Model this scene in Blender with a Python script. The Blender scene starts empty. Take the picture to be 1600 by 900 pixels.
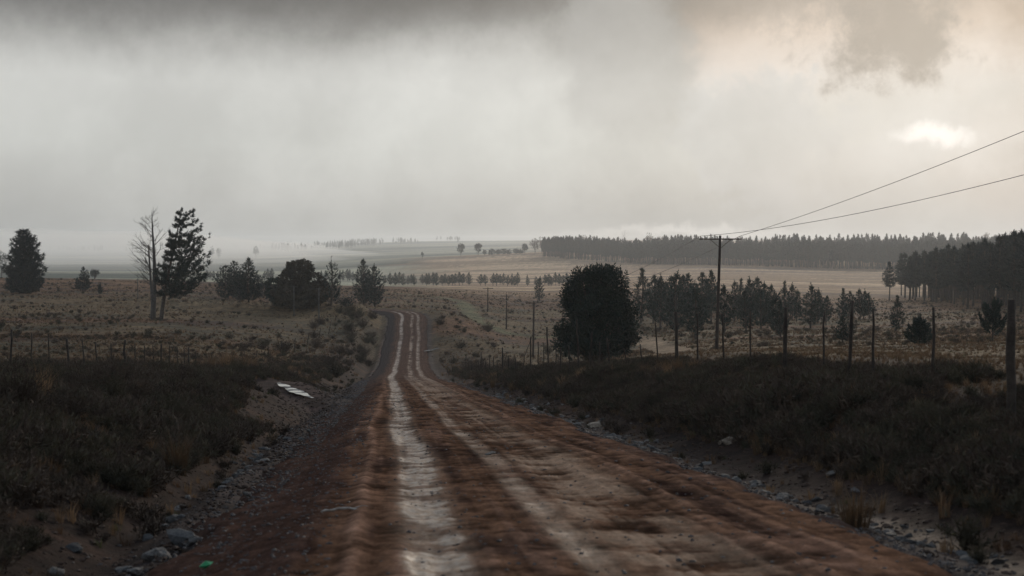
import bpy, math, random
import numpy as np
from mathutils import Vector

# ------------------------------------------------------------------ camera, sky, sun, exposure
F = 2222.0            # focal length in pixels of the 1600 px wide photograph
EYE = 375.0           # photograph row of the eye level
scn = bpy.context.scene
cam_d = bpy.data.cameras.new('camera'); cam = bpy.data.objects.new('camera', cam_d)
scn.collection.objects.link(cam); scn.camera = cam
cam_d.lens = 50.0; cam_d.sensor_width = 36.0
cam_d.clip_start = 0.1; cam_d.clip_end = 30000
cam.location = (0, 0, 0)
cam.rotation_euler = (math.radians(90) - math.atan((450 - EYE) / F), 0, 0)
cam_d.dof.use_dof = True; cam_d.dof.focus_distance = 85.0; cam_d.dof.aperture_fstop = 2.4

SUN_AZ, SUN_EL = 0.30, math.radians(13)
sun_d = bpy.data.lights.new('sun', 'SUN'); sun = bpy.data.objects.new('sun', sun_d)
scn.collection.objects.link(sun)
sun_d.energy = 1.35; sun_d.angle = math.radians(14); sun_d.color = (1.0, 0.86, 0.70)
sd = Vector((math.sin(SUN_AZ) * math.cos(SUN_EL), math.cos(SUN_AZ) * math.cos(SUN_EL), math.sin(SUN_EL)))
sun.rotation_euler = sd.to_track_quat('Z', 'Y').to_euler()
sun.location = sd * 300

scn.view_settings.view_transform = 'Standard'; scn.view_settings.look = 'None'
scn.view_settings.exposure = 0.0; scn.view_settings.gamma = 1.0
scn.view_settings.use_curve_mapping = False
scn.render.engine = 'CYCLES'
cy = scn.cycles
cy.use_denoising = True; cy.max_bounces = 12; cy.diffuse_bounces = 2; cy.glossy_bounces = 2
cy.transmission_bounces = 2; cy.transparent_max_bounces = 8; cy.volume_bounces = 6
cy.sample_clamp_indirect = 4.0; cy.caustics_reflective = False; cy.caustics_refractive = False


class NT:
    """small helper to write shader maths as expressions"""
    def __init__(s, tree): s.t = tree; s.n = tree.nodes; s.l = tree.links
    def node(s, kind, **kw):
        n = s.n.new(kind)
        for k, v in kw.items(): setattr(n, k, v)
        return n
    def put(s, sock, v):
        if hasattr(v, 'is_output'): s.l.new(v, sock)
        else: sock.default_value = v
    def m(s, op, a, b=0.0, c=0.0, clamp=False):
        n = s.node('ShaderNodeMath', operation=op, use_clamp=clamp)
        s.put(n.inputs[0], a); s.put(n.inputs[1], b); s.put(n.inputs[2], c)
        return n.outputs[0]
    def ss(s, v, a, b, lo=0.0, hi=1.0):
        n = s.node('ShaderNodeMapRange', interpolation_type='SMOOTHSTEP')
        s.put(n.inputs[0], v); n.inputs[1].default_value = a; n.inputs[2].default_value = b
        n.inputs[3].default_value = lo; n.inputs[4].default_value = hi
        return n.outputs[0]
    def mix(s, f, a, b, blend='MIX'):
        n = s.node('ShaderNodeMix', data_type='RGBA', blend_type=blend)
        s.put(n.inputs[0], f)
        for k, v in ((6, a), (7, b)):
            if isinstance(v, tuple) and len(v) == 3: v = v + (1,)
            s.put(n.inputs[k], v)
        return n.outputs[2]
    def noise(s, vec, scale, detail=3, rough=0.55, out=0):
        n = s.node('ShaderNodeTexNoise')
        if vec is not None: s.l.new(vec, n.inputs['Vector'])
        n.inputs['Scale'].default_value = scale; n.inputs['Detail'].default_value = detail
        n.inputs['Roughness'].default_value = rough
        return n.outputs[out]
    def xyz(s, x, y, z):
        n = s.node('ShaderNodeCombineXYZ')
        for k, v in enumerate((x, y, z)): s.put(n.inputs[k], v)
        return n.outputs[0]
    def ramp(s, f, stops):
        n = s.node('ShaderNodeValToRGB'); e = n.color_ramp.elements
        e[0].position, e[0].color = stops[0][0], stops[0][1] + (1,)
        e[1].position, e[1].color = stops[-1][0], stops[-1][1] + (1,)
        for p, c in stops[1:-1]:
            x = e.new(p); x.color = c + (1,)
        s.put(n.inputs[0], f)
        return n.outputs[0]


world = bpy.data.worlds.new('World'); scn.world = world; world.use_nodes = True
W = NT(world.node_tree); W.n.clear()
tc = W.node('ShaderNodeTexCoord').outputs['Generated']
sep = W.node('ShaderNodeSeparateXYZ'); W.l.new(tc, sep.inputs[0])
az0 = W.m('ARCTAN2', sep.outputs[0], sep.outputs[1])
el0 = W.m('ARCSINE', sep.outputs[2])
# cloud texture lives on the sphere of directions; its wobble bends every edge below
wob1 = W.noise(tc, 9.0, 4, 0.6, out=1); wob2 = W.noise(tc, 30.0, 6, 0.68, out=1)
wv = W.node('ShaderNodeVectorMath', operation='ADD'); W.l.new(wob1, wv.inputs[0]); W.l.new(wob2, wv.inputs[1])
ws = W.node('ShaderNodeSeparateXYZ'); W.l.new(wv.outputs[0], ws.inputs[0])
def warped(amp):
    a = W.m('ADD', az0, W.m('MULTIPLY', W.m('SUBTRACT', ws.outputs[0], 1.0), amp))
    e = W.m('ADD', el0, W.m('MULTIPLY', W.m('SUBTRACT', ws.outputs[1], 1.0), amp * 0.7))
    return a, e
wa, we = warped(0.075)
def P(px, py): return (px - 800) / F, (EYE - py) / F
def blob(px, py, rx, ry, soft=0.5, co=None):
    a, e = co or (wa, we)
    cx, cyy = P(px, py)
    u = W.m('DIVIDE', W.m('SUBTRACT', a, cx), rx / F); v = W.m('DIVIDE', W.m('SUBTRACT', e, cyy), ry / F)
    r = W.m('SQRT', W.m('ADD', W.m('MULTIPLY', u, u), W.m('MULTIPLY', v, v)))
    return W.ss(r, 1.0 + soft, 1.0 - soft, 0.0, 1.0)
wg = warped(0.030)
el_n = W.m('MULTIPLY', wg[1], 1 / 0.40, clamp=True)         # 0 .. 0.40 rad -> 0..1
lay = W.ramp(el_n, [(0.0, (0.47, 0.475, 0.458)), (0.04, (0.50, 0.505, 0.487)), (0.085, (0.55, 0.555, 0.535)), (0.16, (0.62, 0.63, 0.605)),
                    (0.27, (0.655, 0.66, 0.635)), (0.34, (0.55, 0.55, 0.53)), (0.42, (0.36, 0.36, 0.355)),
                    (0.6, (0.31, 0.355, 0.415)), (1.0, (0.31, 0.395, 0.505))])
# thin light cloud to the right of the grey bank, its edge running down the sky
wc = warped(0.045)
right = W.ss(wc[0], P(1052, 0)[0], P(1112, 0)[0])
up = W.ss(wc[1], P(0, 200)[1], P(0, 90)[1])
cream = W.ramp(el_n, [(0.0, (0.60, 0.585, 0.56)), (0.16, (0.72, 0.71, 0.69)), (0.27, (0.80, 0.76, 0.725)),
                      (0.36, (0.70, 0.615, 0.545)), (0.44, (0.48, 0.42, 0.37)), (0.6, (0.31, 0.355, 0.415)), (1.0, (0.31, 0.395, 0.505))])
back = W.ss(az0, 1.3, 0.7)
col = W.mix(W.m('MULTIPLY', W.m('MULTIPLY', right, up), back), lay, cream)
low = W.m('MULTIPLY', W.m('MULTIPLY', W.ss(az0, P(950, 0)[0], P(1500, 0)[0]), back), W.ss(el0, 0.16, 0.05))
col = W.mix(W.m('MULTIPLY', low, 0.75), col, (0.64, 0.635, 0.615))
for bx_, by_, brx, bry, bk in ((100, -60, 640, 125, 0.97), (700, -60, 520, 105, 0.92), (985, -10, 140, 120, 0.5)):
    col = W.mix(W.m('MULTIPLY', blob(bx_, by_, brx, bry, 0.6, wg), bk), col, (0.150, 0.148, 0.143))
col = W.mix(W.m('MULTIPLY', blob(1175, 225, 125, 115, 0.22, warped(0.12)), 0.7), col, (0.60, 0.61, 0.605))
col = W.mix(W.m('MULTIPLY', blob(1255, 165, 55, 45, 0.3, warped(0.12)), 0.5), col, (0.63, 0.635, 0.63))
col = W.mix(W.m('MULTIPLY', blob(1330, 285, 150, 60, 0.25, wc), 0.5), col, (0.60, 0.60, 0.59))
col = W.mix(W.m('MULTIPLY', blob(985, 95, 105, 135, 0.3, wc), 0.6), col, (0.47, 0.472, 0.46))
col = W.mix(W.m('MULTIPLY', blob(1560, 250, 120, 90, 0.25, wc), 0.55), col, (0.62, 0.585, 0.55))
col = W.mix(W.m('MULTIPLY', blob(1440, 222, 120, 55, 0.8, wc), 0.5), col, (0.80, 0.80, 0.79))
col = W.mix(W.m('MULTIPLY', blob(1375, 60, 92, 62, 0.5, warped(0.13)), 0.8), col, (0.34, 0.33, 0.315))
col = W.mix(W.m('MULTIPLY', blob(1290, 20, 90, 26, 0.7, warped(0.13)), 0.55), col, (0.42, 0.395, 0.37))
col = W.mix(W.m('MULTIPLY', blob(1300, -15, 230, 34, 0.6), 0.6), col, (0.36, 0.335, 0.31))
col = W.mix(W.m('MULTIPLY', blob(1660, 10, 130, 110, 0.7), 0.7), col, (0.36, 0.30, 0.25))
col = W.mix(W.m('MULTIPLY', blob(1600, 310, 120, 60, 0.8), 0.35), col, (0.50, 0.49, 0.48))
wb = warped(0.04)
col = W.mix(W.m('MULTIPLY', blob(1432, 212, 46, 13, 0.7, wb), 0.85), col, (1.0, 1.0, 0.98))
col = W.mix(W.m('MULTIPLY', blob(1080, 366, 150, 8, 0.9, wb), 0.65), col, (0.90, 0.88, 0.84))
# soft mottling of the cloud everywhere
mott = W.m('MULTIPLY', W.ss(W.noise(tc, 5.0, 5, 0.6), 0.3, 0.7, 0.92, 1.07), W.ss(W.noise(tc, 14.0, 7, 0.62), 0.35, 0.66, 0.945, 1.04))
mc = W.node('ShaderNodeVectorMath', operation='SCALE'); W.l.new(col, mc.inputs[0]); W.l.new(mott, mc.inputs[3])
sky = W.node('ShaderNodeTexSky', sky_type='NISHITA'); sky.sun_disc = False
sky.sun_elevation = SUN_EL; sky.sun_rotation = SUN_AZ; sky.dust_density = 3.0
skys = W.node('ShaderNodeVectorMath', operation='SCALE'); W.l.new(sky.outputs[0], skys.inputs[0]); skys.inputs[3].default_value = 0.08
fin = W.mix(0.975, skys.outputs[0], mc.outputs[0])
bg = W.node('ShaderNodeBackground'); W.l.new(fin, bg.inputs[0]); bg.inputs[1].default_value = 1.0
out = W.node('ShaderNodeOutputWorld'); W.l.new(bg.outputs[0], out.inputs[0])

# ------------------------------------------------------------------ helpers
COL = scn.collection
def rnd(seed): return np.random.default_rng(seed)
def sstep(a, b, x):
    t = np.clip((np.asarray(x, float) - a) / (b - a), 0, 1)
    return t * t * (3 - 2 * t)
def _hash(ix, iy, seed):
    h = (ix.astype(np.int64) * 374761393 + iy.astype(np.int64) * 668265263 + seed * 1442695041) & 0xffffffff
    h = ((h ^ (h >> 13)) * 1274126177) & 0xffffffff
    h = ((h ^ (h >> 16)) * 2246822519) & 0xffffffff
    return ((h ^ (h >> 15)) & 0xffffff) / float(0xffffff)
def vnoise(x, y, seed=0):
    x = np.asarray(x, float); y = np.asarray(y, float)
    ix = np.floor(x); iy = np.floor(y); fx = x - ix; fy = y - iy
    fx = fx * fx * (3 - 2 * fx); fy = fy * fy * (3 - 2 * fy)
    a = _hash(ix, iy, seed); b = _hash(ix + 1, iy, seed); c = _hash(ix, iy + 1, seed); d = _hash(ix + 1, iy + 1, seed)
    return (a * (1 - fx) + b * fx) * (1 - fy) + (c * (1 - fx) + d * fx) * fy - 0.5
def fbm(x, y, octv=3, seed=0):
    t = 0; amp = 1.0
    for k in range(octv):
        t = t + amp * vnoise(x, y, seed + 17 * k); x = x * 2.03 + 5.1; y = y * 2.03 + 1.7; amp *= 0.5
    return t
def make_mesh(name, v, f, smooth=False):
    v = np.asarray(v, np.float32); f = np.asarray(f, np.int32)
    me = bpy.data.meshes.new(name)
    n, k = f.shape
    me.vertices.add(len(v)); me.vertices.foreach_set('co', v.ravel())
    me.loops.add(n * k); me.loops.foreach_set('vertex_index', f.ravel())
    me.polygons.add(n); me.polygons.foreach_set('loop_start', np.arange(0, n * k, k, dtype=np.int32))
    me.update(calc_edges=True)
    me.polygons.foreach_set('use_smooth', np.full(n, smooth)); me.update()
    return me
def set_col(me, name, rgb):
    a = me.attributes.new(name, 'FLOAT_COLOR', 'POINT')
    a.data.foreach_set('color', np.concatenate([rgb, np.ones((len(rgb), 1))], 1).astype(np.float32).ravel())
def set_f(me, name, v):
    a = me.attributes.new(name, 'FLOAT', 'POINT'); a.data.foreach_set('value', np.asarray(v, np.float32).ravel())
def link(name, me, mat=None, parent=None, loc=None, rot=None, scale=None):
    o = bpy.data.objects.new(name, me); COL.objects.link(o)
    if mat is not None and me is not None and not me.materials: me.materials.append(mat)
    if parent: o.parent = parent
    if loc is not None: o.location = loc
    if rot is not None: o.rotation_euler = rot
    if scale is not None: o.scale = (scale,) * 3 if np.isscalar(scale) else scale
    return o
def tag(o, label=None, cat=None, group=None, kind=None):
    if label: o['label'] = label
    if cat: o['category'] = cat
    if group: o['group'] = group
    if kind: o['kind'] = kind
    return o
def empty(name, loc, label, cat, group=None, rz=0.0, scale=None):
    o = bpy.data.objects.new(name, None); COL.objects.link(o)
    o.empty_display_size = 0.2
    o.location = loc; o.rotation_euler = (0, 0, rz)
    if scale is not None: o.scale = (scale,) * 3 if np.isscalar(scale) else scale
    return tag(o, label, cat, group)
class Geo:
    def __init__(s): s.v = []; s.f = []; s.n = 0
    def add(s, v, f):
        v = np.asarray(v, float); f = np.asarray(f, int)
        s.v.append(v); s.f.append(f + s.n); s.n += len(v)
    def mesh(s, name, smooth=False): return make_mesh(name, np.concatenate(s.v), np.concatenate(s.f), smooth)
    def tube(s, pts, rad, sides=6, cap=True):
        pts = np.asarray(pts, float); n = len(pts); rad = np.broadcast_to(rad, (n,))
        d = np.gradient(pts, axis=0); d /= np.linalg.norm(d, axis=1)[:, None] + 1e-9
        ref = np.where(np.abs(d[:, 2:3]) < 0.9, np.array([[0, 0, 1.0]]), np.array([[1.0, 0, 0]]))
        a = np.cross(d, ref); a /= np.linalg.norm(a, axis=1)[:, None] + 1e-9; b = np.cross(d, a)
        th = np.arange(sides) * 2 * np.pi / sides
        ring = pts[:, None] + rad[:, None, None] * (a[:, None] * np.cos(th)[None, :, None] + b[:, None] * np.sin(th)[None, :, None])
        v = ring.reshape(-1, 3); i = np.arange(n - 1)[:, None] * sides; j = np.arange(sides)[None]; j2 = (j + 1) % sides
        q = np.stack([i + j, i + j2, i + sides + j2, i + sides + j], -1).reshape(-1, 4)
        f = np.concatenate([q[:, [0, 1, 2]], q[:, [0, 2, 3]]])
        if cap:
            v = np.concatenate([v, pts[-1:], pts[:1]]); c = n * sides
            k = np.arange(sides); k2 = (k + 1) % sides; o = (n - 1) * sides
            f = np.concatenate([f, np.stack([o + k, o + k2, np.full(sides, c)], 1), np.stack([k2, k, np.full(sides, c + 1)], 1)])
        s.add(v, f)
    def spikes(s, P_, D, L, k, width, spread, rng, wide=False):
        """k thin leaf-sized faces from every point P_ around direction D"""
        n = len(P_)
        if n == 0: return
        P2 = np.repeat(P_, k, 0); D2 = np.repeat(D, k, 0); L2 = np.repeat(L, k) * rng.uniform(0.6, 1.2, n * k)
        r = rng.normal(size=(n * k, 3)); d = D2 + r * spread; d /= np.linalg.norm(d, axis=1)[:, None] + 1e-9
        sd_ = np.cross(d, rng.normal(size=(n * k, 3))); sd_ /= np.linalg.norm(sd_, axis=1)[:, None] + 1e-9
        w = (L2 * width)[:, None]
        base = P2 + rng.normal(size=P2.shape) * (L2 * 0.18)[:, None]
        m = len(P2)
        if wide:
            v = np.stack([base, base + d * (L2 * .5)[:, None] + sd_ * w, base + d * L2[:, None], base + d * (L2 * .5)[:, None] - sd_ * w], 1).reshape(-1, 3)
            i = np.arange(m)[:, None] * 4
            s.add(v, np.concatenate([i + [0, 1, 2], i + [0, 2, 3]]))
        else:
            v = np.stack([base - sd_ * w, base + sd_ * w, base + d * L2[:, None]], 1).reshape(-1, 3)
            s.add(v, np.arange(m * 3).reshape(-1, 3))

# ------------------------------------------------------------------ materials
def material(name, rough=0.8, spec=0.3):
    m = bpy.data.materials.new(name); m.use_nodes = True
    t = NT(m.node_tree); b = t.n['Principled BSDF']
    b.inputs['Roughness'].default_value = rough; b.inputs['Specular IOR Level'].default_value = spec
    return m, t, b
def varied(name, c1, c2, scale=3.0, rough=0.85, spec=0.2, rand=0.35, bump=0.0, coord='Object', c3=None, through=0.0):
    m, t, b = material(name, rough, spec)
    vec = t.node('ShaderNodeTexCoord').outputs[coord]
    f = t.ss(t.noise(vec, scale, 4), 0.3, 0.7)
    c = t.mix(f, c1, c2)
    if c3: c = t.mix(t.ss(t.noise(vec, scale * 4.3, 3), 0.52, 0.7), c, c3)
    r = t.node('ShaderNodeObjectInfo').outputs['Random']
    k = t.m('ADD', t.m('MULTIPLY', r, rand), 1 - rand / 2)
    sc = t.node('ShaderNodeVectorMath', operation='SCALE'); t.l.new(c, sc.inputs[0]); t.l.new(k, sc.inputs[3])
    t.l.new(sc.outputs[0], b.inputs['Base Color'])
    if through:
        tr = t.node('ShaderNodeBsdfTranslucent'); t.l.new(sc.outputs[0], tr.inputs[0]); mx = t.node('ShaderNodeMixShader'); mx.inputs[0].default_value = through
        t.l.new(b.outputs[0], mx.inputs[1]); t.l.new(tr.outputs[0], mx.inputs[2]); t.l.new(mx.outputs[0], t.n['Material Output'].inputs[0])
    if bump:
        bn = t.node('ShaderNodeBump'); bn.inputs['Strength'].default_value = bump; bn.inputs['Distance'].default_value = 0.05
        t.l.new(t.noise(vec, scale * 6, 4), bn.inputs['Height']); t.l.new(bn.outputs[0], b.inputs['Normal'])
    return m
M = {}
M['bark'] = varied('bark', (0.055, 0.043, 0.034), (0.10, 0.082, 0.066), 4, bump=0.4)
M['deadwood'] = varied('dead_wood', (0.085, 0.075, 0.065), (0.15, 0.135, 0.12), 4, bump=0.3)
M['needle'] = varied('pine_needles', (0.020, 0.034, 0.031), (0.038, 0.056, 0.042), 0.8, rough=0.7)
M['needle2'] = varied('dark_pine_needles', (0.016, 0.027, 0.027), (0.030, 0.044, 0.036), 0.8, rough=0.7)
M['leaf'] = varied('dark_leaves', (0.016, 0.027, 0.024), (0.032, 0.045, 0.032), 1.2, rough=0.7)
M['leafbrown'] = varied('brown_leaves', (0.038, 0.036, 0.025), (0.075, 0.058, 0.038), 0.7, rough=0.75)
M['twigcrown'] = varied('bare_twigs', (0.12, 0.10, 0.075), (0.19, 0.155, 0.115), 0.4)
M['post'] = varied('weathered_post', (0.030, 0.023, 0.018), (0.062, 0.047, 0.037), 6, bump=0.4)
M['pole'] = varied('pole_wood', (0.045, 0.033, 0.027), (0.075, 0.056, 0.045), 5, bump=0.3)
M['wire'] = varied('fence_wire', (0.03, 0.026, 0.024), (0.06, 0.05, 0.045), 3, rough=0.8, spec=0.05)
M['cable'] = varied('cable', (0.06, 0.06, 0.06), (0.10, 0.10, 0.10), 3, rough=0.4)
M['porcelain'] = varied('insulator', (0.10, 0.07, 0.05), (0.14, 0.10, 0.08), 3, rough=0.3)
M['grass_tan'] = varied('dry_grass', (0.115, 0.072, 0.041), (0.21, 0.134, 0.075), 0.5, rand=0.8, through=0.4)
M['grass_dark'] = varied('brown_grass', (0.084, 0.049, 0.030), (0.15, 0.088, 0.050), 0.5, rand=0.8, through=0.4)
M['grass_green'] = varied('olive_grass', (0.065, 0.066, 0.034), (0.11, 0.105, 0.05), 0.5, rand=0.6, through=0.4)
M['heath'] = varied('heath_twigs', (0.046, 0.032, 0.024), (0.090, 0.060, 0.040), 1.5, rand=0.6)
M['heath2'] = varied('heath_leaves', (0.040, 0.037, 0.025), (0.080, 0.064, 0.040), 1.5, rand=0.6, through=0.25)
M['rock'] = varied('grey_rock', (0.085, 0.075, 0.068), (0.19, 0.172, 0.155), 7, rough=0.8, spec=0.15, rand=0.8, bump=0.6)
M['rockdark'] = varied('dark_rock', (0.055, 0.052, 0.050), (0.11, 0.104, 0.10), 7, rough=0.75, spec=0.2, rand=0.7, bump=0.6)
M['rocktan'] = varied('tan_rock', (0.22, 0.17, 0.125), (0.33, 0.265, 0.205), 5, rough=0.85, spec=0.1, bump=0.5)
M['rockred'] = varied('red_rock', (0.20, 0.11, 0.075), (0.30, 0.18, 0.125), 4, rough=0.7, bump=0.6)

# ------------------------------------------------------------------ the lie of the land
ROADPTS = np.array([(6.4, -80, 5.1), (3.6, -30, 0.9), (1.3, 0, -1.6), (0.55, 10, -2.44), (-0.6, 24, -3.62), (-2.0, 40, -4.96),
    (-4.05, 63, -6.9), (-5.7, 83, -8.57), (-8.9, 117, -11.4), (-11.7, 155, -14.4), (-13.7, 182, -16.0), (-14.9, 200, -16.3),
    (-16.0, 215, -15.7), (-17.1, 235, -14.2), (-17.9, 246, -13.35), (-19.4, 254, -13.0), (-22.2, 260, -12.95),
    (-27, 265, -13.0), (-34, 269, -13.05), (-46, 274, -13.1), (-76, 284, -13.3), (-120, 292, -13.4)], float)
def catmull(p, n):
    outp = []
    for i in range(len(p) - 1):
        a, b, c, d = p[max(i - 1, 0)], p[i], p[i + 1], p[min(i + 2, len(p) - 1)]
        L = np.linalg.norm(c - b); m1 = (c - a) / (np.linalg.norm(c - a) + 1e-9) * L; m2 = (d - b) / (np.linalg.norm(d - b) + 1e-9) * L
        t = np.linspace(0, 1, n, endpoint=False)[:, None]
        outp.append((2 * t**3 - 3 * t**2 + 1) * b + (t**3 - 2 * t**2 + t) * m1 + (-2 * t**3 + 3 * t**2) * c + (t**3 - t**2) * m2)
    outp.append(p[-1:]); return np.concatenate(outp)
_rc = catmull(ROADPTS, 40)
_al = np.concatenate([[0], np.cumsum(np.linalg.norm(np.diff(_rc[:, :2], axis=0), axis=1))])
L0 = np.interp(0, _rc[:520, 1], _al[:520])                 # arc length where the camera stands
_al = _al - L0
def road_at(l):
    return np.stack([np.interp(l, _al, _rc[:, k]) for k in range(3)], -1)
_rs = road_at(np.arange(-75, 395, 0.75)); _rl = np.arange(-75, 395, 0.75)
_rd = np.gradient(_rs[:, :2], axis=0); _rd /= np.linalg.norm(_rd, axis=1)[:, None]
def road_coords(x, y):
    """signed distance s to the right of the road's middle, and length l along it"""
    x = np.asarray(x, float).ravel(); y = np.asarray(y, float).ravel()
    s = np.full(x.shape, 999.0); l = np.zeros(x.shape)
    near = np.where((y > -75) & (y < 330) & (np.abs(x + 15) < 160))[0]
    for k in range(0, len(near), 20000):
        i = near[k:k + 20000]
        d2 = (x[i, None] - _rs[None, :, 0])**2 + (y[i, None] - _rs[None, :, 1])**2
        j = d2.argmin(1); dx = x[i] - _rs[j, 0]; dy = y[i] - _rs[j, 1]
        along = dx * _rd[j, 0] + dy * _rd[j, 1]
        s[i] = np.where(np.abs(along) < 3, dx * _rd[j, 1] - dy * _rd[j, 0], np.sign(dx * _rd[j, 1] - dy * _rd[j, 0]) * np.sqrt(d2[np.arange(len(i)), j]))
        l[i] = _rl[j] + np.clip(along, -3, 3)
    return s, l
ROWS = [0, 20, 40, 65, 90, 117, 150, 190, 235, 300, 400, 500, 620, 800, 1100, 1600, 2400, 4000, 7000]
COLS = {
 -800: [-0.8, -2.2, -3.6, -5.4, -7.2, -8.6, -9.8, -10.9, -11.5, -12, -12.5, -14, -18, -22, -24, -25, -22, -8, 10],
 0:    [-0.9, -2.4, -3.9, -5.9, -7.6, -8.9, -10.1, -11.1, -11.8, -12.2, -12.6, -12.9, -18, -22, -24.5, -25, -22, -6, 10],
 250:  [-1.0, -2.5, -4.1, -6.1, -7.9, -9.2, -10.2, -11.0, -11.9, -12.4, -13, -13.5, -18, -21.5, -24, -25, -22, -6, 10],
 450:  [-1.2, -2.7, -4.3, -6.4, -8.5, -10.4, -11.9, -12.7, -13, -13.4, -14.4, -16, -18.5, -20, -20.5, -19, -15, -3, 10],
 632:  [-1.6, -3.2, -4.9, -6.9, -9.0, -11.3, -13.6, -15.6, -13.6, -14, -15, -16.5, -19, -19.5, -13.9, -18, -16, -3, 10],
 835:  [-1.0, -2.4, -4.0, -6.0, -8.8, -11.5, -14.3, -16.5, -17, -17.4, -18, -18.5, -19.3, -18, -8.9, -13, -10, 0, 10],
 1000: [-0.8, -2.1, -3.5, -5.4, -7.6, -9.5, -11.6, -13.2, -14.4, -15.8, -17, -17.5, -17, -15.2, -7, -6, -4, 0, 10],
 1125: [-0.6, -1.9, -3.3, -5.0, -7.2, -9.0, -10.6, -12.3, -13.8, -15.6, -17.2, -17.6, -17, -15, -6, -5, -3, 0, 10],
 1300: [-0.5, -1.9, -3.2, -4.9, -6.9, -8.5, -10.2, -12, -13.7, -16, -18.3, -19, -18.3, -15.8, -6, -4, -3, 0, 10],
 1450: [-0.5, -1.9, -3.2, -4.8, -6.7, -8.3, -10, -11.8, -13.4, -15.5, -18.4, -20, -19.5, -16, -5, -3, -2, 0, 10],
 1600: [-0.5, -1.9, -3.1, -4.7, -6.4, -8, -9.6, -11.3, -12.8, -14, -16, -16.5, -16, -13, -3, -2, 0, 2, 10],
 2400: [-0.2, -1.6, -2.8, -4.2, -5.8, -7.2, -8.6, -10, -11, -12, -13, -13.5, -13, -10, 0, 2, 3, 4, 10]}
_near = ROWS; ROWS = [0, 20, 40, 65, 90, 117, 150, 190, 235, 300, 400, 520, 880, 1350, 1900, 2700, 4200, 7500, 12500]   # the far country lies deeper
def FAR(d): return float(np.interp(d, _near, ROWS))
_lz = {12: -24, 13: -31, 14: -38, 15: -43, 16: -46, 17: -47, 18: -30}
for _c in COLS: COLS[_c] = [z_ * (b_ / a_ if a_ else 1) for z_, a_, b_ in zip(COLS[_c], _near, ROWS)]
for _c, _k in ((-800, 1.0), (0, 1.0), (250, 1.0), (450, 0.7)):
    for _i, _z in _lz.items(): COLS[_c][_i] = _z * _k + COLS[_c][_i] * (1 - _k)
for _c in COLS: COLS[_c][18] = min(COLS[_c][18], -25)
_U = np.linspace(-800, 2400, 321); _G = np.linspace(0, math.log(1 + 12500 / 15), 400)
_ck = sorted(COLS); _rowg = np.log1p(np.array(ROWS) / 15.0)
_tmp = np.stack([np.interp(_G, _rowg, COLS[c]) for c in _ck], 0)
TAB = np.stack([np.interp(_U, _ck, _tmp[:, j]) for j in range(len(_G))], 1)
def _blur(a, n, ax):
    k = np.hanning(n + 2)[1:-1]; k /= k.sum()
    pad = [(0, 0), (0, 0)]; pad[ax] = (n // 2, n // 2)
    ap = np.pad(a, pad, mode='edge')
    return np.apply_along_axis(lambda r: np.convolve(r, k, 'valid'), ax, ap)
TAB = _blur(_blur(TAB, 17, 0), 13, 1)
def table(x, y):
    yy = np.maximum(y, 6.0); u = np.clip(800 + F * x / yy, -800, 2399.9); g = np.clip(np.log1p(yy / 15), 0, _G[-1] - 1e-6)
    fu = (u + 800) / 10.0; fg = g / (_G[1] - _G[0]); iu = fu.astype(int); ig = fg.astype(int); fu -= iu; fg -= ig
    return (TAB[iu, ig] * (1 - fu) + TAB[iu + 1, ig] * fu) * (1 - fg) + (TAB[iu, ig + 1] * (1 - fu) + TAB[iu + 1, ig + 1] * fu) * fg
def cross(s, l, x, y):
    """height of the verge above the road's own level"""
    n = fbm(x * 0.35, y * 0.35, 3, 5); n2 = fbm(x * 0.12, y * 0.12, 2, 9)
    hr = (0.80 + 0.35 * sstep(15, 45, l)) * (1 - 0.75 * sstep(75, 150, l))
    r = -0.10 * sstep(2.6, 3.3, s) - 0.12 * np.exp(-((s - 3.75) / 0.45)**2) + (hr + 0.4 * n2) * sstep(3.95, 7.0 + 1.2 * n, s) + 0.30 * n * sstep(3.9, 5.2, s)
    q = -s
    hl = 0.75 + 0.25 * sstep(30, 60, l) + 1.0 * sstep(120, 170, l)
    a = -0.22 * sstep(2.0, 3.5, q) - 0.34 * np.exp(-((q - 4.45 - 0.5 * n2) / 0.5)**2) + (hl + 0.5 * n2 + 0.22) * sstep(4.8, 8.4 + n, q) + 0.3 * n * sstep(4.7, 6.3, q)
    return np.where(s > 0, r, a)
POND = [(-11.2, 67.5), (-9.8, 63.5), (-8.5, 60.5)]; POND_Z = -6.72
def seg_dist(x, y, pts):
    d = np.full(x.shape, 1e9)
    for (x0, y0), (x1, y1) in zip(pts[:-1], pts[1:]):
        vx, vy = x1 - x0, y1 - y0; t = np.clip(((x - x0) * vx + (y - y0) * vy) / (vx * vx + vy * vy), 0, 1)
        d = np.minimum(d, np.hypot(x - x0 - t * vx, y - y0 - t * vy))
    return d
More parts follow.
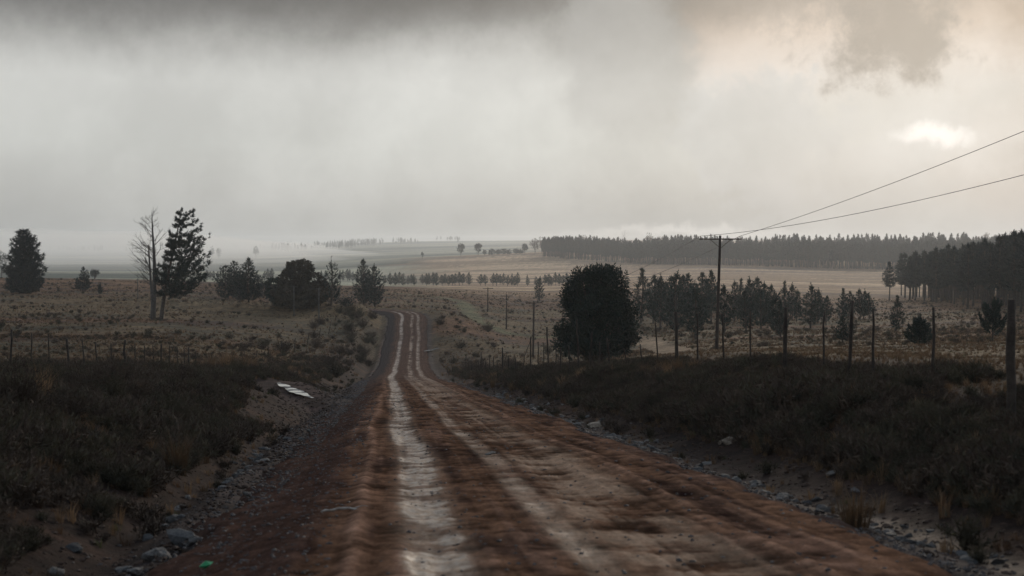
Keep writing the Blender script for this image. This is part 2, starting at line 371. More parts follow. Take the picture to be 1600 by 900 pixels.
def ground(x, y, under_road=True, fine=True):
    x = np.asarray(x, float); y = np.asarray(y, float); shp = x.shape; x = x.ravel(); y = y.ravel()
    s, l = road_coords(x, y)
    plane = -1.6 - 0.08 * y + 0.9 * sstep(4, 9, np.abs(s))
    z = table(x, y); w = sstep(10, 28, y); z = plane * (1 - w) + z * w
    d = np.hypot(x, y)
    if fine:
        z = z + 0.16 * fbm(x / 7, y / 7, 3, 1) + 0.9 * fbm(x / 60, y / 60, 2, 2) * sstep(60, 220, d) * (1 - 0.8 * sstep(150, 400, np.abs(x)) * 0) + 3.0 * fbm(x / 420, y / 420, 2, 3) * sstep(600, 1500, d)
        z = z + 0.07 * fbm(x / 1.6, y / 1.6, 2, 4)
    near = np.abs(s) < 30
    pdist = seg_dist(x, y, POND)
    if near.any():
        i = np.where(near)[0]
        zr = road_at(l[i])[:, 2]; c = cross(s[i], l[i], x[i], y[i])
        c = c + 0.05 * fbm(x[i] * 1.1, y[i] * 1.1, 3, 6) * sstep(2.3, 3.6, np.abs(s[i]))
        if under_road: c = c - 0.28 * (1 - sstep(3.0, 3.65, np.abs(s[i] + 0.28)))
        w = sstep(5.5, 11.0 + 6 * sstep(100, 170, l[i]), np.abs(s[i]))
        w = np.maximum(w, sstep(300, 340, l[i]))
        z[i] = (zr + c) * (1 - w) + z[i] * w
    k_ = sstep(3.2, 1.1, pdist); z = z * (1 - k_) + (POND_Z - 0.10) * k_
    k_ = sstep(5.5, 3.0, pdist) * (y < 60); z = np.where(k_ > 0, np.minimum(z, z * (1 - k_) + np.minimum(z, POND_Z + (63 - y) * 0.09) * k_), z)
    return z.reshape(shp)
def gz(x, y): return float(ground(np.array([x]), np.array([y]), under_road=False)[0])
def at(px, d):
    x = (px - 800) / F * d
    return x, d, gz(x, d)
def hit(px, py, d0=60, d1=9000):
    """where the line of sight through a photograph pixel first meets the ground"""
    d = np.geomspace(d0, d1, 900); x = (px - 800) / F * d
    z = ground(x, d, under_road=False); row = EYE - z / d * F
    k = np.where(row <= py)[0]
    return float(d[k[0]]) if len(k) else d1
def ztop(py, d): return (EYE - py) / F * d

# ground sheet
ua = np.concatenate([np.arctan((np.linspace(-170, 1770, 600) - 800) / F)])
side = np.linspace(ua[-1], 2 * np.pi + ua[0], 82)[1:-1]
ANG = np.concatenate([ua, side]); RAD = np.concatenate([[0.6, 1.6], np.geomspace(3.2, 12300, 490)])
NA, NR = len(ANG), len(RAD)
AA, RR = np.meshgrid(ANG, RAD, indexing='ij')
jit = rnd(3).uniform(-0.3, 0.3, RR.shape) * np.gradient(RAD)[None]; jit[:, :2] = 0; jit[:, -1] = 0
GX = (np.sin(AA) * (RR + jit)).ravel(); GY = (np.cos(AA) * (RR + jit)).ravel()
GZ = ground(GX, GY)
i = np.arange(NA)[:, None]; i2 = (i + 1) % NA; j = np.arange(NR - 1)[None]
quad = np.stack([i * NR + j, i * NR + j + 1, i2 * NR + j + 1, i2 * NR + j], -1).reshape(-1, 4)
gv = np.concatenate([np.stack([GX, GY, GZ], 1), [[0, 0, float(ground(np.array([0.]), np.array([0.]))[0])]]])
gme = make_mesh('ground', gv, quad, True)

def mixc(a, b, t): return a * (1 - t[:, None]) + np.asarray(b) * t[:, None]
def UD(*pairs): return [((u - 800) / F * d, d) for u, d in pairs]
PATH = UD((985, 215), (1010, 175), (1040, 135), (1075, 105), (1110, 86), (1150, 74))
TRACK = UD((560, 420), (690, 385), (722, 360), (730, 330), (733, 300), (745, 270), (790, 250), (860, 245))
def land_colour(x, y):
    s, l = road_coords(x, y); d = np.hypot(x, y); u = np.where(y > 1, 800 + F * x / np.maximum(y, 1), 800)
    n1 = fbm(x / 9, y / 9, 4, 21); n2 = fbm(x / 45, y / 30, 3, 22); n3 = fbm(x / 2.2, y / 2.2, 3, 23)
    c = np.tile(np.array([0.135, 0.066, 0.034]), (len(x), 1))
    c = mixc(c, (0.058, 0.034, 0.025), sstep(-0.05, 0.35, n1 + 0.6 * n3))
    c = mixc(c, (0.215, 0.112, 0.055), 0.8 * sstep(0.05, 0.4, n2 - 0.5 * n1))
    ol = sstep(0.0, 0.3, n2 + 0.25) * (1 - sstep(330, 420, d))
    c = mixc(c, (0.078, 0.072, 0.040), 0.55 * ol * sstep(-250, -50, -np.abs(x + 10) * 1.0))
    # golden slopes beyond the valley on the right, grey-green grazing land on the left, its colour paled to aid the haze
    gold = sstep(360, 640, d) * sstep(560, 720, u + 60 * n2)
    gc = np.tile(np.array([0.31, 0.188, 0.105]), (len(x), 1))
    st = fbm(x / 190, y / 36, 3, 31)
    gc = mixc(gc, (0.55, 0.36, 0.21), sstep(0.08, 0.3, st)); gc = mixc(gc, (0.18, 0.118, 0.078), sstep(0.05, 0.35, -st))  # lightest streaks carry sunlight on the golden grass in the colour
    c = c * (1 - gold[:, None]) + gc * gold[:, None]
    pale = sstep(500, 760, d) * (1 - sstep(560, 720, u + 60 * n2)) + sstep(2000, 2300, d) * sstep(560, 700, u) * (1 - sstep(780, 900, u))
    pale = np.clip(pale, 0, 1); st2 = fbm(x / 500, y / 190, 3, 33)
    pc = mixc(np.tile(np.array([0.25, 0.235, 0.165]), (len(x), 1)), (0.40, 0.37, 0.25), sstep(0.0, 0.25, st2))
    pc = mixc(pc, (0.075, 0.085, 0.06), sstep(0.12, 0.3, -st2))
    c = c * (1 - pale[:, None]) + pc * pale[:, None]
    # trodden path and the green farm track
    c = mixc(c, (0.25, 0.165, 0.10), 0.85 * sstep(2.6, 0.9, seg_dist(x, y, PATH) + 1.5 * n3))
    tr = seg_dist(x, y, TRACK); c = mixc(c, (0.12, 0.115, 0.055), 0.8 * sstep(2.6, 1.2, tr + 2 * n3))
    # bare soil of the verges
    ver = sstep(13, 7, np.abs(s) + 4 * n3) * (1 - sstep(170, 240, l))
    vc = np.tile(np.array([0.028, 0.016, 0.0115]), (len(x), 1))
    vc = mixc(vc, (0.052, 0.026, 0.016), sstep(-0.05, 0.3, n3 + n1))
    c = c * (1 - ver[:, None]) + vc * ver[:, None]
    pu = seg_dist(x, y, POND); c = mixc(c, (0.045, 0.027, 0.023), 0.8 * sstep(4.4, 2.2, pu + 3 * n3))
    sh = sstep(4.3, 3.4, np.abs(s)) * (1 - sstep(280, 300, l))
    shc = mixc(np.tile(np.array([0.052, 0.038, 0.033]), (len(x), 1)), (0.085, 0.036, 0.031), sstep(0.0, 0.3, n1 + 0.3 * n3) * (s < 0))
    c = c * (1 - sh[:, None]) + shc * sh[:, None]
    c = mixc(c, (0.21, 0.150, 0.105), 0.9 * sstep(0.42, 0.12, np.abs(s - 3.85) + 0.5 * n3) * sstep(10, 11.5, y) * (1 - sstep(15.5, 18, y)))
    return c
set_col(gme, 'soil', land_colour(gv[:, 0], gv[:, 1]))
gm, t, b = material('earth_and_stubble', 0.95, 0.06)
at_ = t.node('ShaderNodeAttribute', attribute_name='soil').outputs['Color']
pos = t.node('ShaderNodeNewGeometry').outputs['Position']
n1 = t.ss(t.noise(pos, 0.9, 5, 0.65), 0.3, 0.72, 0.55, 1.45); n2 = t.ss(t.noise(pos, 7.0, 4, 0.6), 0.3, 0.7, 0.7, 1.3)
n3 = t.ss(t.noise(pos, 0.16, 5, 0.7), 0.35, 0.68, 0.72, 1.28)
k = t.m('MULTIPLY', t.m('MULTIPLY', n1, n2), n3)
sc_ = t.node('ShaderNodeVectorMath', operation='SCALE'); t.l.new(at_, sc_.inputs[0]); t.l.new(k, sc_.inputs[3])
t.l.new(sc_.outputs[0], b.inputs['Base Color'])
bn = t.node('ShaderNodeBump'); bn.inputs['Strength'].default_value = 0.7; bn.inputs['Distance'].default_value = 0.08
t.l.new(t.noise(pos, 5.0, 6, 0.65), bn.inputs['Height']); t.l.new(bn.outputs[0], b.inputs['Normal'])
tag(link('ground', gme, gm), 'rolling ground of dry brown grass and stubble', None, None, 'structure')

# ------------------------------------------------------------------ the dirt road
ls = [-70.0]
while ls[-1] < 345:
    d_ = abs(ls[-1]); ls.append(ls[-1] + (1.2 if ls[-1] < 2 else max(0.05, 0.0055 * d_)))
LS = np.array(ls); SS = np.linspace(-4.3, 3.75, 212)
LL, S_ = np.meshgrid(LS, SS, indexing='ij')
rp = road_at(LL); tang = np.gradient(road_at(LS)[:, :2], axis=0); tang /= np.linalg.norm(tang, axis=1)[:, None]
RX = rp[..., 0] + tang[:, None, 1] * S_; RY = rp[..., 1] - tang[:, None, 0] * S_
wob = (0.18 + 0.14 * sstep(80, 150, LL)) * fbm(LL / 17, LL * 0, 3, 41); Sw = S_ - wob
def band(c, w, soft=0.5): return np.exp(-(np.abs(Sw - c) / w)**(2 / soft * 0.5 + 1))
nl = fbm(LL * 1.5, S_ * 0.9, 4, 42); ns = fbm(LL * 0.10, S_ * 4.0, 3, 43); nf = fbm(LL * 0.5, S_ * 3.0, 4, 44); ng = fbm(LL * 5, S_ * 7, 3, 45)
nlong = fbm(LL * 0.22, S_ * 0.8, 3, 48)
far = sstep(45, 150, LL)
t1 = band(-1.08 - 0.05 * far, 0.25); t2 = band(0.80 - 0.2 * far, 0.42 - 0.2 * far)
t3 = band(0.12, 0.14) * (1 - far) * 0.8 + band(1.62, 0.2) * far; t4 = band(1.28, 0.18) * (1 - far) * 0.55
ridge = np.exp(-((Sw - 1.75 - 0.12 * nlong) / 0.10)**2) + np.exp(-((Sw + 1.72 + 0.22 * fbm(LL / 9, LL * 0, 2, 46)) / 0.10)**2) + 0.6 * np.exp(-((Sw - 2.25) / 0.08)**2)
edge = np.where(S_ > 0, sstep(2.65, 3.25, S_ + 0.35 * nf), sstep(3.0, 3.8, -S_ + 0.5 * nf))
crk = fbm(LL * 3.2, S_ * 1.1, 3, 49)
strk = fbm(LL * 0.09, S_ * 13.0, 3, 53); blot = fbm(LL * 0.9, S_ * 2.2, 4, 54)
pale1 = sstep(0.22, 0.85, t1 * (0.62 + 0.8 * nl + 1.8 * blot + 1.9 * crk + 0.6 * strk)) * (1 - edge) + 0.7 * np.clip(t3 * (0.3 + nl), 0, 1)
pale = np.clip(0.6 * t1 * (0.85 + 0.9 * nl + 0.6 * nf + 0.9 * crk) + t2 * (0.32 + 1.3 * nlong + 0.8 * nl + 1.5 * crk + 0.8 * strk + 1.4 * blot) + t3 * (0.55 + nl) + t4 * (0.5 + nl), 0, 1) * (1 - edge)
RZ = rp[..., 2] + 0.035 * (1 - (np.clip(S_, -3, 3) / 3)**2) - 0.22 * sstep(2.0, 3.5, -S_) - 0.035 * (t1 + t2 + 0.7 * t3) + 0.032 * ridge + 0.014 * strk + 0.022 * blot + 0.011 * crk + 0.012 * fbm(LL * 6.5, S_ * 5.0, 3, 57) + 0.026 * nl * (1 - 0.4 * edge) + 0.022 * ns + 0.009 * ng + 0.05 * fbm(LL / 5, S_ / 3, 2, 47)
rg = ground(RX, RY, under_road=False)
rag = 0.45 * fbm(LL * 0.6, S_ * 0.5, 4, 50)
ew = sstep(3.08, 3.58, np.abs(S_ + 0.25) + rag)
RZ = RZ * (1 - ew) + (np.minimum(RZ, rg) - 0.22) * ew
i = np.arange(len(LS) - 1)[:, None]; j = np.arange(len(SS) - 1)[None]; K = len(SS)
quad = np.stack([i * K + j, i * K + j + 1, (i + 1) * K + j + 1, (i + 1) * K + j], -1).reshape(-1, 4)
rme = make_mesh('road', np.stack([RX, RY, RZ], -1).reshape(-1, 3), quad, True)
fl = lambda a: np.asarray(a).ravel()
rc = np.tile(np.array([0.125, 0.070, 0.043]), (RX.size, 1))
rc = mixc(rc, (0.062, 0.037, 0.026), fl(sstep(-0.05, 0.3, nf + 0.5 * ns + 0.4 * nl)))
rc = mixc(rc, (0.165, 0.097, 0.066), fl(0.8 * sstep(0.1, 0.35, ns + 0.3 * nl)))
rc = mixc(rc, (0.25, 0.148, 0.098), fl(np.clip(ridge * (0.7 + nl), 0, 1) * (1 - edge)))
tan = np.clip(band(0.85, 0.75) * (0.5 + nlong + 0.6 * nf), 0, 1) * (1 - 0.5 * far)
rc = mixc(rc, (0.21, 0.130, 0.083), fl(tan * 0.8))
clod = fbm(LL * 6.5, S_ * 5.0, 3, 57)
rc = rc * np.clip(1 + 0.45 * fl(strk) + 0.75 * fl(blot) + 0.6 * fl(crk) + 0.8 * fl(clod), 0.35, 1.9)[:, None]
rc = mixc(rc, (0.125, 0.084, 0.066), fl(0.75 * sstep(70, 130, LL)))
rc = mixc(rc, (0.25, 0.160, 0.103), fl(np.clip(pale, 0, 1)))
rc = mixc(rc, (0.335, 0.25, 0.175), fl(np.clip(pale1 * (0.55 + 0.45 * (1 - far)) + 0.35 * far * pale, 0, 1)))  # tan clay of the tracks, lightened to suggest sky reflected on wet mud
rc = mixc(rc, (0.066, 0.050, 0.044), fl(edge * (0.75 + 0.5 * nf)))
rc = mixc(rc, (0.056, 0.034, 0.027), fl(0.8 * (1 - far) * sstep(1.75, 2.3, -Sw + 0.5 * nf)))
rc = mixc(rc, (0.078, 0.064, 0.057), fl(far * sstep(1.9, 2.6, -Sw + 0.6 * nf)))
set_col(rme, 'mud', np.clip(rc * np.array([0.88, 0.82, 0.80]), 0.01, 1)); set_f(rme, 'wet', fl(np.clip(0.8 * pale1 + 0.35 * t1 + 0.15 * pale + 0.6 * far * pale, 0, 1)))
set_f(rme, 'side', fl(S_)); set_f(rme, 'run', fl(LL))
rm, t, b = material('red_mud', 0.7, 0.0)
mud = t.node('ShaderNodeAttribute', attribute_name='mud').outputs['Color']
wet = t.node('ShaderNodeAttribute', attribute_name='wet').outputs['Fac']
sx = t.node('ShaderNodeAttribute', attribute_name='side').outputs['Fac']; ly = t.node('ShaderNodeAttribute', attribute_name='run').outputs['Fac']
v1 = t.xyz(t.m('MULTIPLY', sx, 6.0), t.m('MULTIPLY', ly, 3.0), 0.0)
v2 = t.xyz(t.m('MULTIPLY', sx, 28.0), t.m('MULTIPLY', ly, 28.0), 0.0)
k = t.m('MULTIPLY', t.ss(t.noise(v1, 1.0, 5, 0.65), 0.3, 0.7, 0.66, 1.34), t.ss(t.noise(v2, 1.0, 4, 0.6), 0.3, 0.7, 0.75, 1.25))
sc_ = t.node('ShaderNodeVectorMath', operation='SCALE'); t.l.new(mud, sc_.inputs[0]); t.l.new(k, sc_.inputs[3])
t.l.new(sc_.outputs[0], b.inputs['Base Color'])
wn = t.m('MULTIPLY', wet, t.ss(t.noise(v1, 1.7, 3), 0.35, 0.6, 0.25, 1.0))
t.l.new(t.m('SUBTRACT', 0.78, t.m('MULTIPLY', wn, 0.42)), b.inputs['Roughness'])
t.l.new(t.m('MULTIPLY', wn, 0.20), b.inputs['Specular IOR Level'])
bn = t.node('ShaderNodeBump'); bn.inputs['Strength'].default_value = 0.55; bn.inputs['Distance'].default_value = 0.02
t.l.new(t.noise(v2, 0.8, 5, 0.65), bn.inputs['Height']); t.l.new(bn.outputs[0], b.inputs['Normal'])
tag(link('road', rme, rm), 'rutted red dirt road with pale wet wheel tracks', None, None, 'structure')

# ------------------------------------------------------------------ trees
def conifer(seed, h, clear, rmax, shape, whorls, per, L=0.55, k=5, up=0.25, curl=0.35, lean=(0.0, 0.0), trunk_r=None,
            step=0.42, spike=0.0, skew=(0.0, 0.0), gap=0.0, width=0.16, bend=0.0):
    """tapered trunk with whorled limbs, and needle clumps along each limb; returns (trunk mesh, crown mesh)"""
    r = rnd(seed); tr = Geo(); cr = Geo(); tR = trunk_r or h * 0.016 + 0.05
    zs = np.linspace(-0.3, h, 14); tt = np.clip(zs / h, 0, 1)
    ax = lean[0] * (tt + bend * tt * (1 - tt)) * h + 0.10 * np.sin(tt * 5 + seed); ay = lean[1] * tt * h + 0.10 * np.cos(tt * 4 + seed * 2)
    path = np.stack([ax, ay, zs], 1); tr.tube(path, tR * (1 - 0.88 * tt) + 0.02, 7)
    axis = lambda z: np.stack([np.interp(z, zs, ax), np.interp(z, zs, ay), z], -1)
    PP = []; DD = []; LLs = []
    for w in range(whorls):
        t_ = (w + r.uniform(-0.3, 0.3)) / max(whorls - 1, 1); t_ = min(max(t_, 0), 0.995)
        z = clear + (h - clear) * t_ * (1 - spike)
        wr = rmax * float(np.interp(t_, shape[0], shape[1])) * r.uniform(0.86, 1.12)
        a0 = r.uniform(0, 6.28)
        for q in range(per):
            if r.random() < gap: continue
            a = a0 + q * 6.283 / per + r.uniform(-0.35, 0.35)
            br = wr * r.uniform(0.72, 1.12) * (1 + skew[0] * math.cos(a) + skew[1] * math.sin(a))
            if br < 0.12: br = 0.12
            n = max(3, int(br / 0.5)); q_ = np.linspace(0, 1, n + 1)
            e = up * r.uniform(0.6, 1.3) * (0.4 + t_)
            rad = br * q_; zz = br * (e * q_ + curl * q_**2 * r.uniform(0.6, 1.3)) - 0.05 * br * np.sin(q_ * 3.1)
            p0 = axis(z + r.uniform(-0.15, 0.15)); pts = p0 + np.stack([np.cos(a) * rad, np.sin(a) * rad, zz], 1)
            if br > 0.5: tr.tube(pts, np.maximum(0.012 * br * (1 - q_) + 0.01, 0.008), 3, cap=False)
            m = max(2, int(br / step)); f_ = r.uniform(0.18, 1.0, m); f_[0] = 1.0
            P_ = np.stack([np.interp(f_, q_, pts[:, c]) for c in range(3)], 1)
            fan = 0.22 * br * (1.05 - f_)
            lat = r.normal(size=m) * fan
            P_ = P_ + np.stack([-np.sin(a) * lat, np.cos(a) * lat, r.normal(size=m) * 0.06 * br], 1)
            D_ = np.tile([np.cos(a) * 0.8, np.sin(a) * 0.8, 0.35 + curl], (m, 1))
            PP.append(P_); DD.append(D_); LLs.append(np.full(m, L) * (0.75 + 0.35 * (1 - t_)))
    top = np.linspace(h - min(0.5 + spike * h, h * 0.4), h, 5); PP.append(axis(top)); DD.append(np.tile([0, 0, 1.0], (5, 1))); LLs.append(np.full(5, L * 0.8))
    cr.spikes(np.concatenate(PP), np.concatenate(DD), np.concatenate(LLs), k, width, 0.55, r)
    return tr.mesh('trunk', True), cr.mesh('crown')
CONE = ([0, 0.12, 0.5, 0.85, 1], [0.75, 1.0, 0.72, 0.30, 0.06])
OVAL = ([0, 0.15, 0.4, 0.7, 0.9, 1], [0.55, 0.92, 1.0, 0.72, 0.36, 0.10])
POINT = ([0, 0.12, 0.35, 0.65, 0.88, 1], [0.6, 0.95, 1.0, 0.54, 0.20, 0.05])
DENSE = ([0, 0.1, 0.3, 0.55, 0.75, 0.92, 1], [0.85, 1.0, 1.0, 0.86, 0.62, 0.36, 0.20])
def leafy(seed, lobes, n, leaf, trunks, tr_r=0.12, shell=0.35, k=3, width=0.30, rag=0.12):
    """trunks and limbs reaching into lobes whose shells carry leaf-sized faces"""
    r = rnd(seed); tr = Geo(); cr = Geo()
    vol = np.array([l[3] * l[4] * l[5] for l in lobes])**0.67; cnt = (n * vol / vol.sum()).astype(int)
    for l, c in zip(lobes, cnt):
        d = r.normal(size=(c, 3)); d /= np.linalg.norm(d, axis=1)[:, None]
        lump = 1 + rag * 2 * (fbm(d[:, 0] * 2.2 + l[0] * 3, d[:, 2] * 2.2 + d[:, 1] * 1.7, 3, seed))
        rr = (1 - shell * r.random(c)**1.6) * lump
        P_ = np.array(l[:3]) + d * rr[:, None] * np.array(l[3:])
        P_[:, 2] = np.maximum(P_[:, 2], 0.12)
        cr.spikes(P_, d + [0, 0, 0.25], np.full(c, leaf), k, width, 0.8, r, wide=True)
    for b_ in trunks:
        for l in lobes:
            p0 = np.array([b_[0], b_[1], -0.2]); p1 = np.array(l[:3]) + [0, 0, 0.3 * l[5]]; mid = p0 * 0.6 + p1 * 0.4; mid[:2] = p0[:2] * 0.85 + p1[:2] * 0.15
            q = np.linspace(0, 1, 6)[:, None]; pts = (1 - q)**2 * p0 + 2 * q * (1 - q) * mid + q * q * p1
            tr.tube(pts, tr_r * (1 - 0.85 * q[:, 0]), 5)
    return tr.mesh('trunk', True), cr.mesh('crown')
def bare(seed, h, r0, depth=4, spread=0.55, lean=(0, 0), first=0.28, n0=14, up=0.5, twig=True, reach=0.28):
    """leafless tree: a leader with side limbs that fork into twigs"""
    r = rnd(seed); tr = Geo(); cr = Geo()
    zs = np.linspace(-0.2, h, 12); tt = np.clip(zs / h, 0, 1)
    path = np.stack([lean[0] * tt * h + 0.18 * np.sin(tt * 6 + seed), lean[1] * tt * h + 0.12 * np.cos(tt * 5), zs], 1)
    tr.tube(path, r0 * (1 - 0.93 * tt**1.2) + 0.012, 7)
    def grow(p, d, L, rad, dep):
        n = 4; q = np.linspace(0, 1, n)[:, None]; d = d / np.linalg.norm(d); bnd = r.normal(size=3) * 0.12 + np.array([0, 0, 0.10])
        pts = p + d * L * q + bnd * L * q * q
        (tr if dep == depth else cr).tube(pts, rad * (1 - 0.7 * q[:, 0]), 4 if dep == depth else 3, cap=False)
        if dep <= 1: return
        for _ in range(r.integers(2, 5)):
            f = r.uniform(0.35, 1.0); pp = p + d * L * f + bnd * L * f * f
            grow(pp, d + r.normal(size=3) * spread + np.array([0, 0, 0.15]), L * r.uniform(0.4, 0.68), max(rad * 0.5, 0.009), dep - 1)
    for b_ in range(n0):
        t_ = first + (0.97 - first) * (b_ + r.random()) / n0
        p = np.array([np.interp(t_ * h, zs, path[:, c]) for c in range(3)]); a = r.uniform(0, 6.28)
        grow(p, np.array([math.cos(a), math.sin(a), up * r.uniform(0.6, 1.8)]), h * reach * (1.15 - t_) * r.uniform(0.6, 1.25) + 0.3, r0 * 0.26 * (1.15 - t_) + 0.012, depth)
    return tr.mesh('trunk', True), cr.mesh('crown')
def plant(name, meshes, mats, loc, label, cat='tree', group=None, rz=0.0, scale=None):
    e = empty(name, loc, label, cat, group, rz, scale)
    link('trunk', meshes[0], mats[0], e); link('crown', meshes[1], mats[1], e)
    return e
def stand(px, base, top, d=None, d0=60):
    """ground point under a photograph pixel and the height that reaches row top"""
    d = (FAR(d) if d > 500 else d) if d else hit(px, base, d0); x, y, z = at(px, d)
    return (x, y, z - 0.05), ztop(top, d) - z, d
PN = (M['bark'], M['needle']); PN2 = (M['bark'], M['needle2'])

p, h, d = stand(38, 459, 361)
plant('conifer_tree', conifer(11, h, 0.5, h * 0.295, DENSE, 30, 10, L=0.75, k=9, up=0.12, curl=0.22, step=0.33, trunk_r=0.4, width=0.13), PN2, p,
      'broad dense dark conifer at the far left, wide down to its base')
p, h, d = stand(240, 500, 330)
m_ = bare(5, h, 0.42, 4, 0.5, first=0.36, n0=26, up=0.55, reach=0.25)
e = plant('dead_tree', m_, (M['deadwood'], M['deadwood']), p, 'bare dead grey tree with twin trunk beside the leaning pine')
g = Geo(); q = np.linspace(0, 1, 8)
g.tube(np.stack([-0.35 * q * 2 - 0.1, 0.2 * q, h * 0.69 * q], 1), 0.26 * (1 - 0.6 * q), 6)
r_ = rnd(8)
for k_ in range(16):
    f_ = r_.uniform(0.45, 1); p0 = np.array([-0.7 * f_ - 0.1, 0.2 * f_, h * 0.69 * f_]); a = r_.uniform(2.0, 4.4); L_ = r_.uniform(1.0, 3.2) * (1.3 - f_ * 0.5)
    q3 = np.linspace(0, 1, 4)[:, None]; dv = np.array([math.cos(a), math.sin(a) * .8, 0.55])
    g.tube(p0 + dv * L_ * q3 + np.array([0, 0, 0.3]) * L_ * q3**2, 0.05 * (1 - 0.8 * q3[:, 0]) + 0.008, 3, cap=False)
    for w_ in range(6):
        ff = r_.uniform(0.3, 1); pp = p0 + dv * L_ * ff; dd = dv + r_.normal(size=3) * 0.5
        g.tube(pp + dd * q3 * r_.uniform(0.4, 1.1), 0.02 * (1 - 0.7 * q3[:, 0]) + 0.004, 3, cap=False)
link('second_trunk', g.mesh('second_trunk'), M['deadwood'], e)
p, h, d = stand(252, 501, 334)
plant('pine_tree', conifer(23, h, h * 0.24, h * 0.205, ([0, 0.08, 0.3, 0.5, 0.75, 0.92, 1], [0.75, 1.15, 1.2, 1.0, 0.72, 0.5, 0.42]), 13, 8, L=0.5, k=12, up=0.05, curl=0.26,
      lean=(0.185, 0.0), step=0.12, width=0.11, trunk_r=0.30, skew=(0.68, 0.0), gap=0.15, bend=-0.3), PN, p,
      'tall leaning pine with tiered branches reaching right, beside the bare tree')

def small(px, base, top, seed, label, w=0.3, shape=CONE, mats=PN2, d0=60, d=None, whorls=14, per=7, L=None, group=None, name='conifer_tree', clear=0.06, up=0.35, curl=0.35, k=8, spike=0.04, gap=0.0, lean=(0, 0), step=None):
    p, h, d = stand(px, base, top, d, d0)
    L = L or max(0.035 * h + 0.16, 1.3 * d / F)
    return plant(name, conifer(seed, h, h * clear, h * w, shape, whorls + 3, per, L=L, k=k, width=0.13, up=up, curl=curl, step=step or L * 0.6, spike=spike, gap=gap, lean=lean), mats, p, label, 'tree', group, 0)
small(131, 456, 417, 31, 'small pointed conifer between the broad conifer and the bare tree', 0.28)
small(121, 453, 434, 32, 'tiny conifer just left of the small pointed conifer', 0.25)
small(156, 459, 444, 33, 'tiny lone conifer seedling right of the small pointed conifer', 0.22)
small(388, 472, 403, 34, 'tallest pointed conifer of the clump between the leaning pine and brown tree', 0.32, whorls=18, up=0.2)
small(352, 469, 415, 35, 'rounded conifer at the left end of the clump beside the leaning pine', 0.33, OVAL)
small(365, 466, 408, 36, 'slim conifer rising behind the rounded one in the left clump', 0.22, OVAL)
small(376, 470, 424, 37, 'low rounded conifer in front of the left clump', 0.42, OVAL)
small(404, 466, 432, 38, 'spreading low conifer at the right end of the left clump', 0.5, OVAL, gap=0.2)
def lobed(px, base, top, wpx, seed, lobes, n, leaf, label, mats, trunks=((0, 0),), d=None, d0=60, name='broadleaf_tree', tr_r=0.16, **kw):
    p, h, d = stand(px, base, top, d, d0); wm = wpx * d / F
    L_ = [(a * wm, b * wm, c * h, e * wm, f * wm, g_ * h) for a, b, c, e, f, g_ in lobes]
    return plant(name, leafy(seed, L_, n, leaf, [(a * wm, b * wm) for a, b in trunks], tr_r, **kw), mats, p, label)
lobed(468, 482, 408, 92, 41, [(0, 0, 0.80, 0.24, 0.24, 0.21), (-0.10, 0, 0.62, 0.26, 0.26, 0.22), (0.16, 0, 0.56, 0.28, 0.26, 0.22), (-0.12, -0.1, 0.34, 0.34, 0.3, 0.24),
      (0.2, -0.05, 0.32, 0.32, 0.3, 0.24), (0.0, -0.1, 0.18, 0.42, 0.3, 0.16), (0.05, 0, 0.9, 0.17, 0.17, 0.10)], 4200, 0.5,
      'big broad brownish round-topped tree left of the road bend', (M['bark'], M['leafbrown']), ((-0.15, 0), (0.05, 0), (0.22, 0)))
lobed(431, 478, 434, 34, 42, [(0, 0, 0.74, 0.46, 0.46, 0.25), (-0.05, 0, 0.42, 0.42, 0.4, 0.26), (0.2, 0, 0.25, 0.4, 0.4, 0.22)], 1300, 0.42,
      'small round dark tree at the left foot of the big brownish tree', (M['bark'], M['leaf']), ((-0.1, 0), (0.15, 0)))
small(518, 478, 402, 43, 'scraggly conifer with a bare spike top right of the brownish tree', 0.25, ([0, 0.2, 0.5, 0.8, 1], [1, 0.95, 0.72, 0.42, 0.2]), spike=0.22, whorls=12, gap=0.12, k=5, up=0.7, curl=0.6)
small(568, 476, 405, 44, 'taller pointed conifer of the pair above the road bend', 0.24, whorls=18, k=6, per=8)
small(585, 479, 412, 45, 'shorter conifer on the right of the pair above the road bend', 0.24, OVAL, whorls=16, spike=0.1, k=6, per=8)
small(541, 480, 468, 46, 'low dark bush left of the conifer pair', 1.4, OVAL, name='bush', whorls=6)

# the big dark bush-like pine right of the road
p, h, d = stand(935, 583, 415, 104)
wm = 137 * d / F
lob = []
rl = rnd(52)
prof = ([0.05, 0.14, 0.25, 0.38, 0.48, 0.58, 0.70, 0.82, 0.92, 1.0], [0.20, 0.28, 0.45, 0.50, 0.46, 0.40, 0.37, 0.34, 0.27, 0.15])
for t_ in np.linspace(0.21, 0.93, 11):
    w_ = float(np.interp(t_, *prof)); n_ = 10 if t_ < 0.7 else 7; a0 = rl.uniform(0, 6.28)
    for q_ in range(n_):
        a_ = a0 + q_ * 6.283 / n_ + rl.uniform(-.25, .25); sz_ = rl.uniform(0.09, 0.14) * (1.1 - 0.3 * t_); rr_ = (w_ - sz_ * 0.85) * rl.uniform(0.72, 1.16) * (1 + 0.35 * float(vnoise(np.array([a_ * 1.3]), np.array([t_ * 5.0]), 55)[0]))
        if rl.random() < 0.14: continue
        if math.cos(a_) < -0.55 and 0.47 < t_ < 0.56: continue
        lob.append((rr_ * math.cos(a_), rr_ * math.sin(a_) * 0.85, t_ + rl.uniform(-.02, .02), sz_ * 1.1, sz_ * 1.1, sz_ * 0.72))
    lob.append((0.02, 0, t_, w_ * 0.5, w_ * 0.5, 0.07))
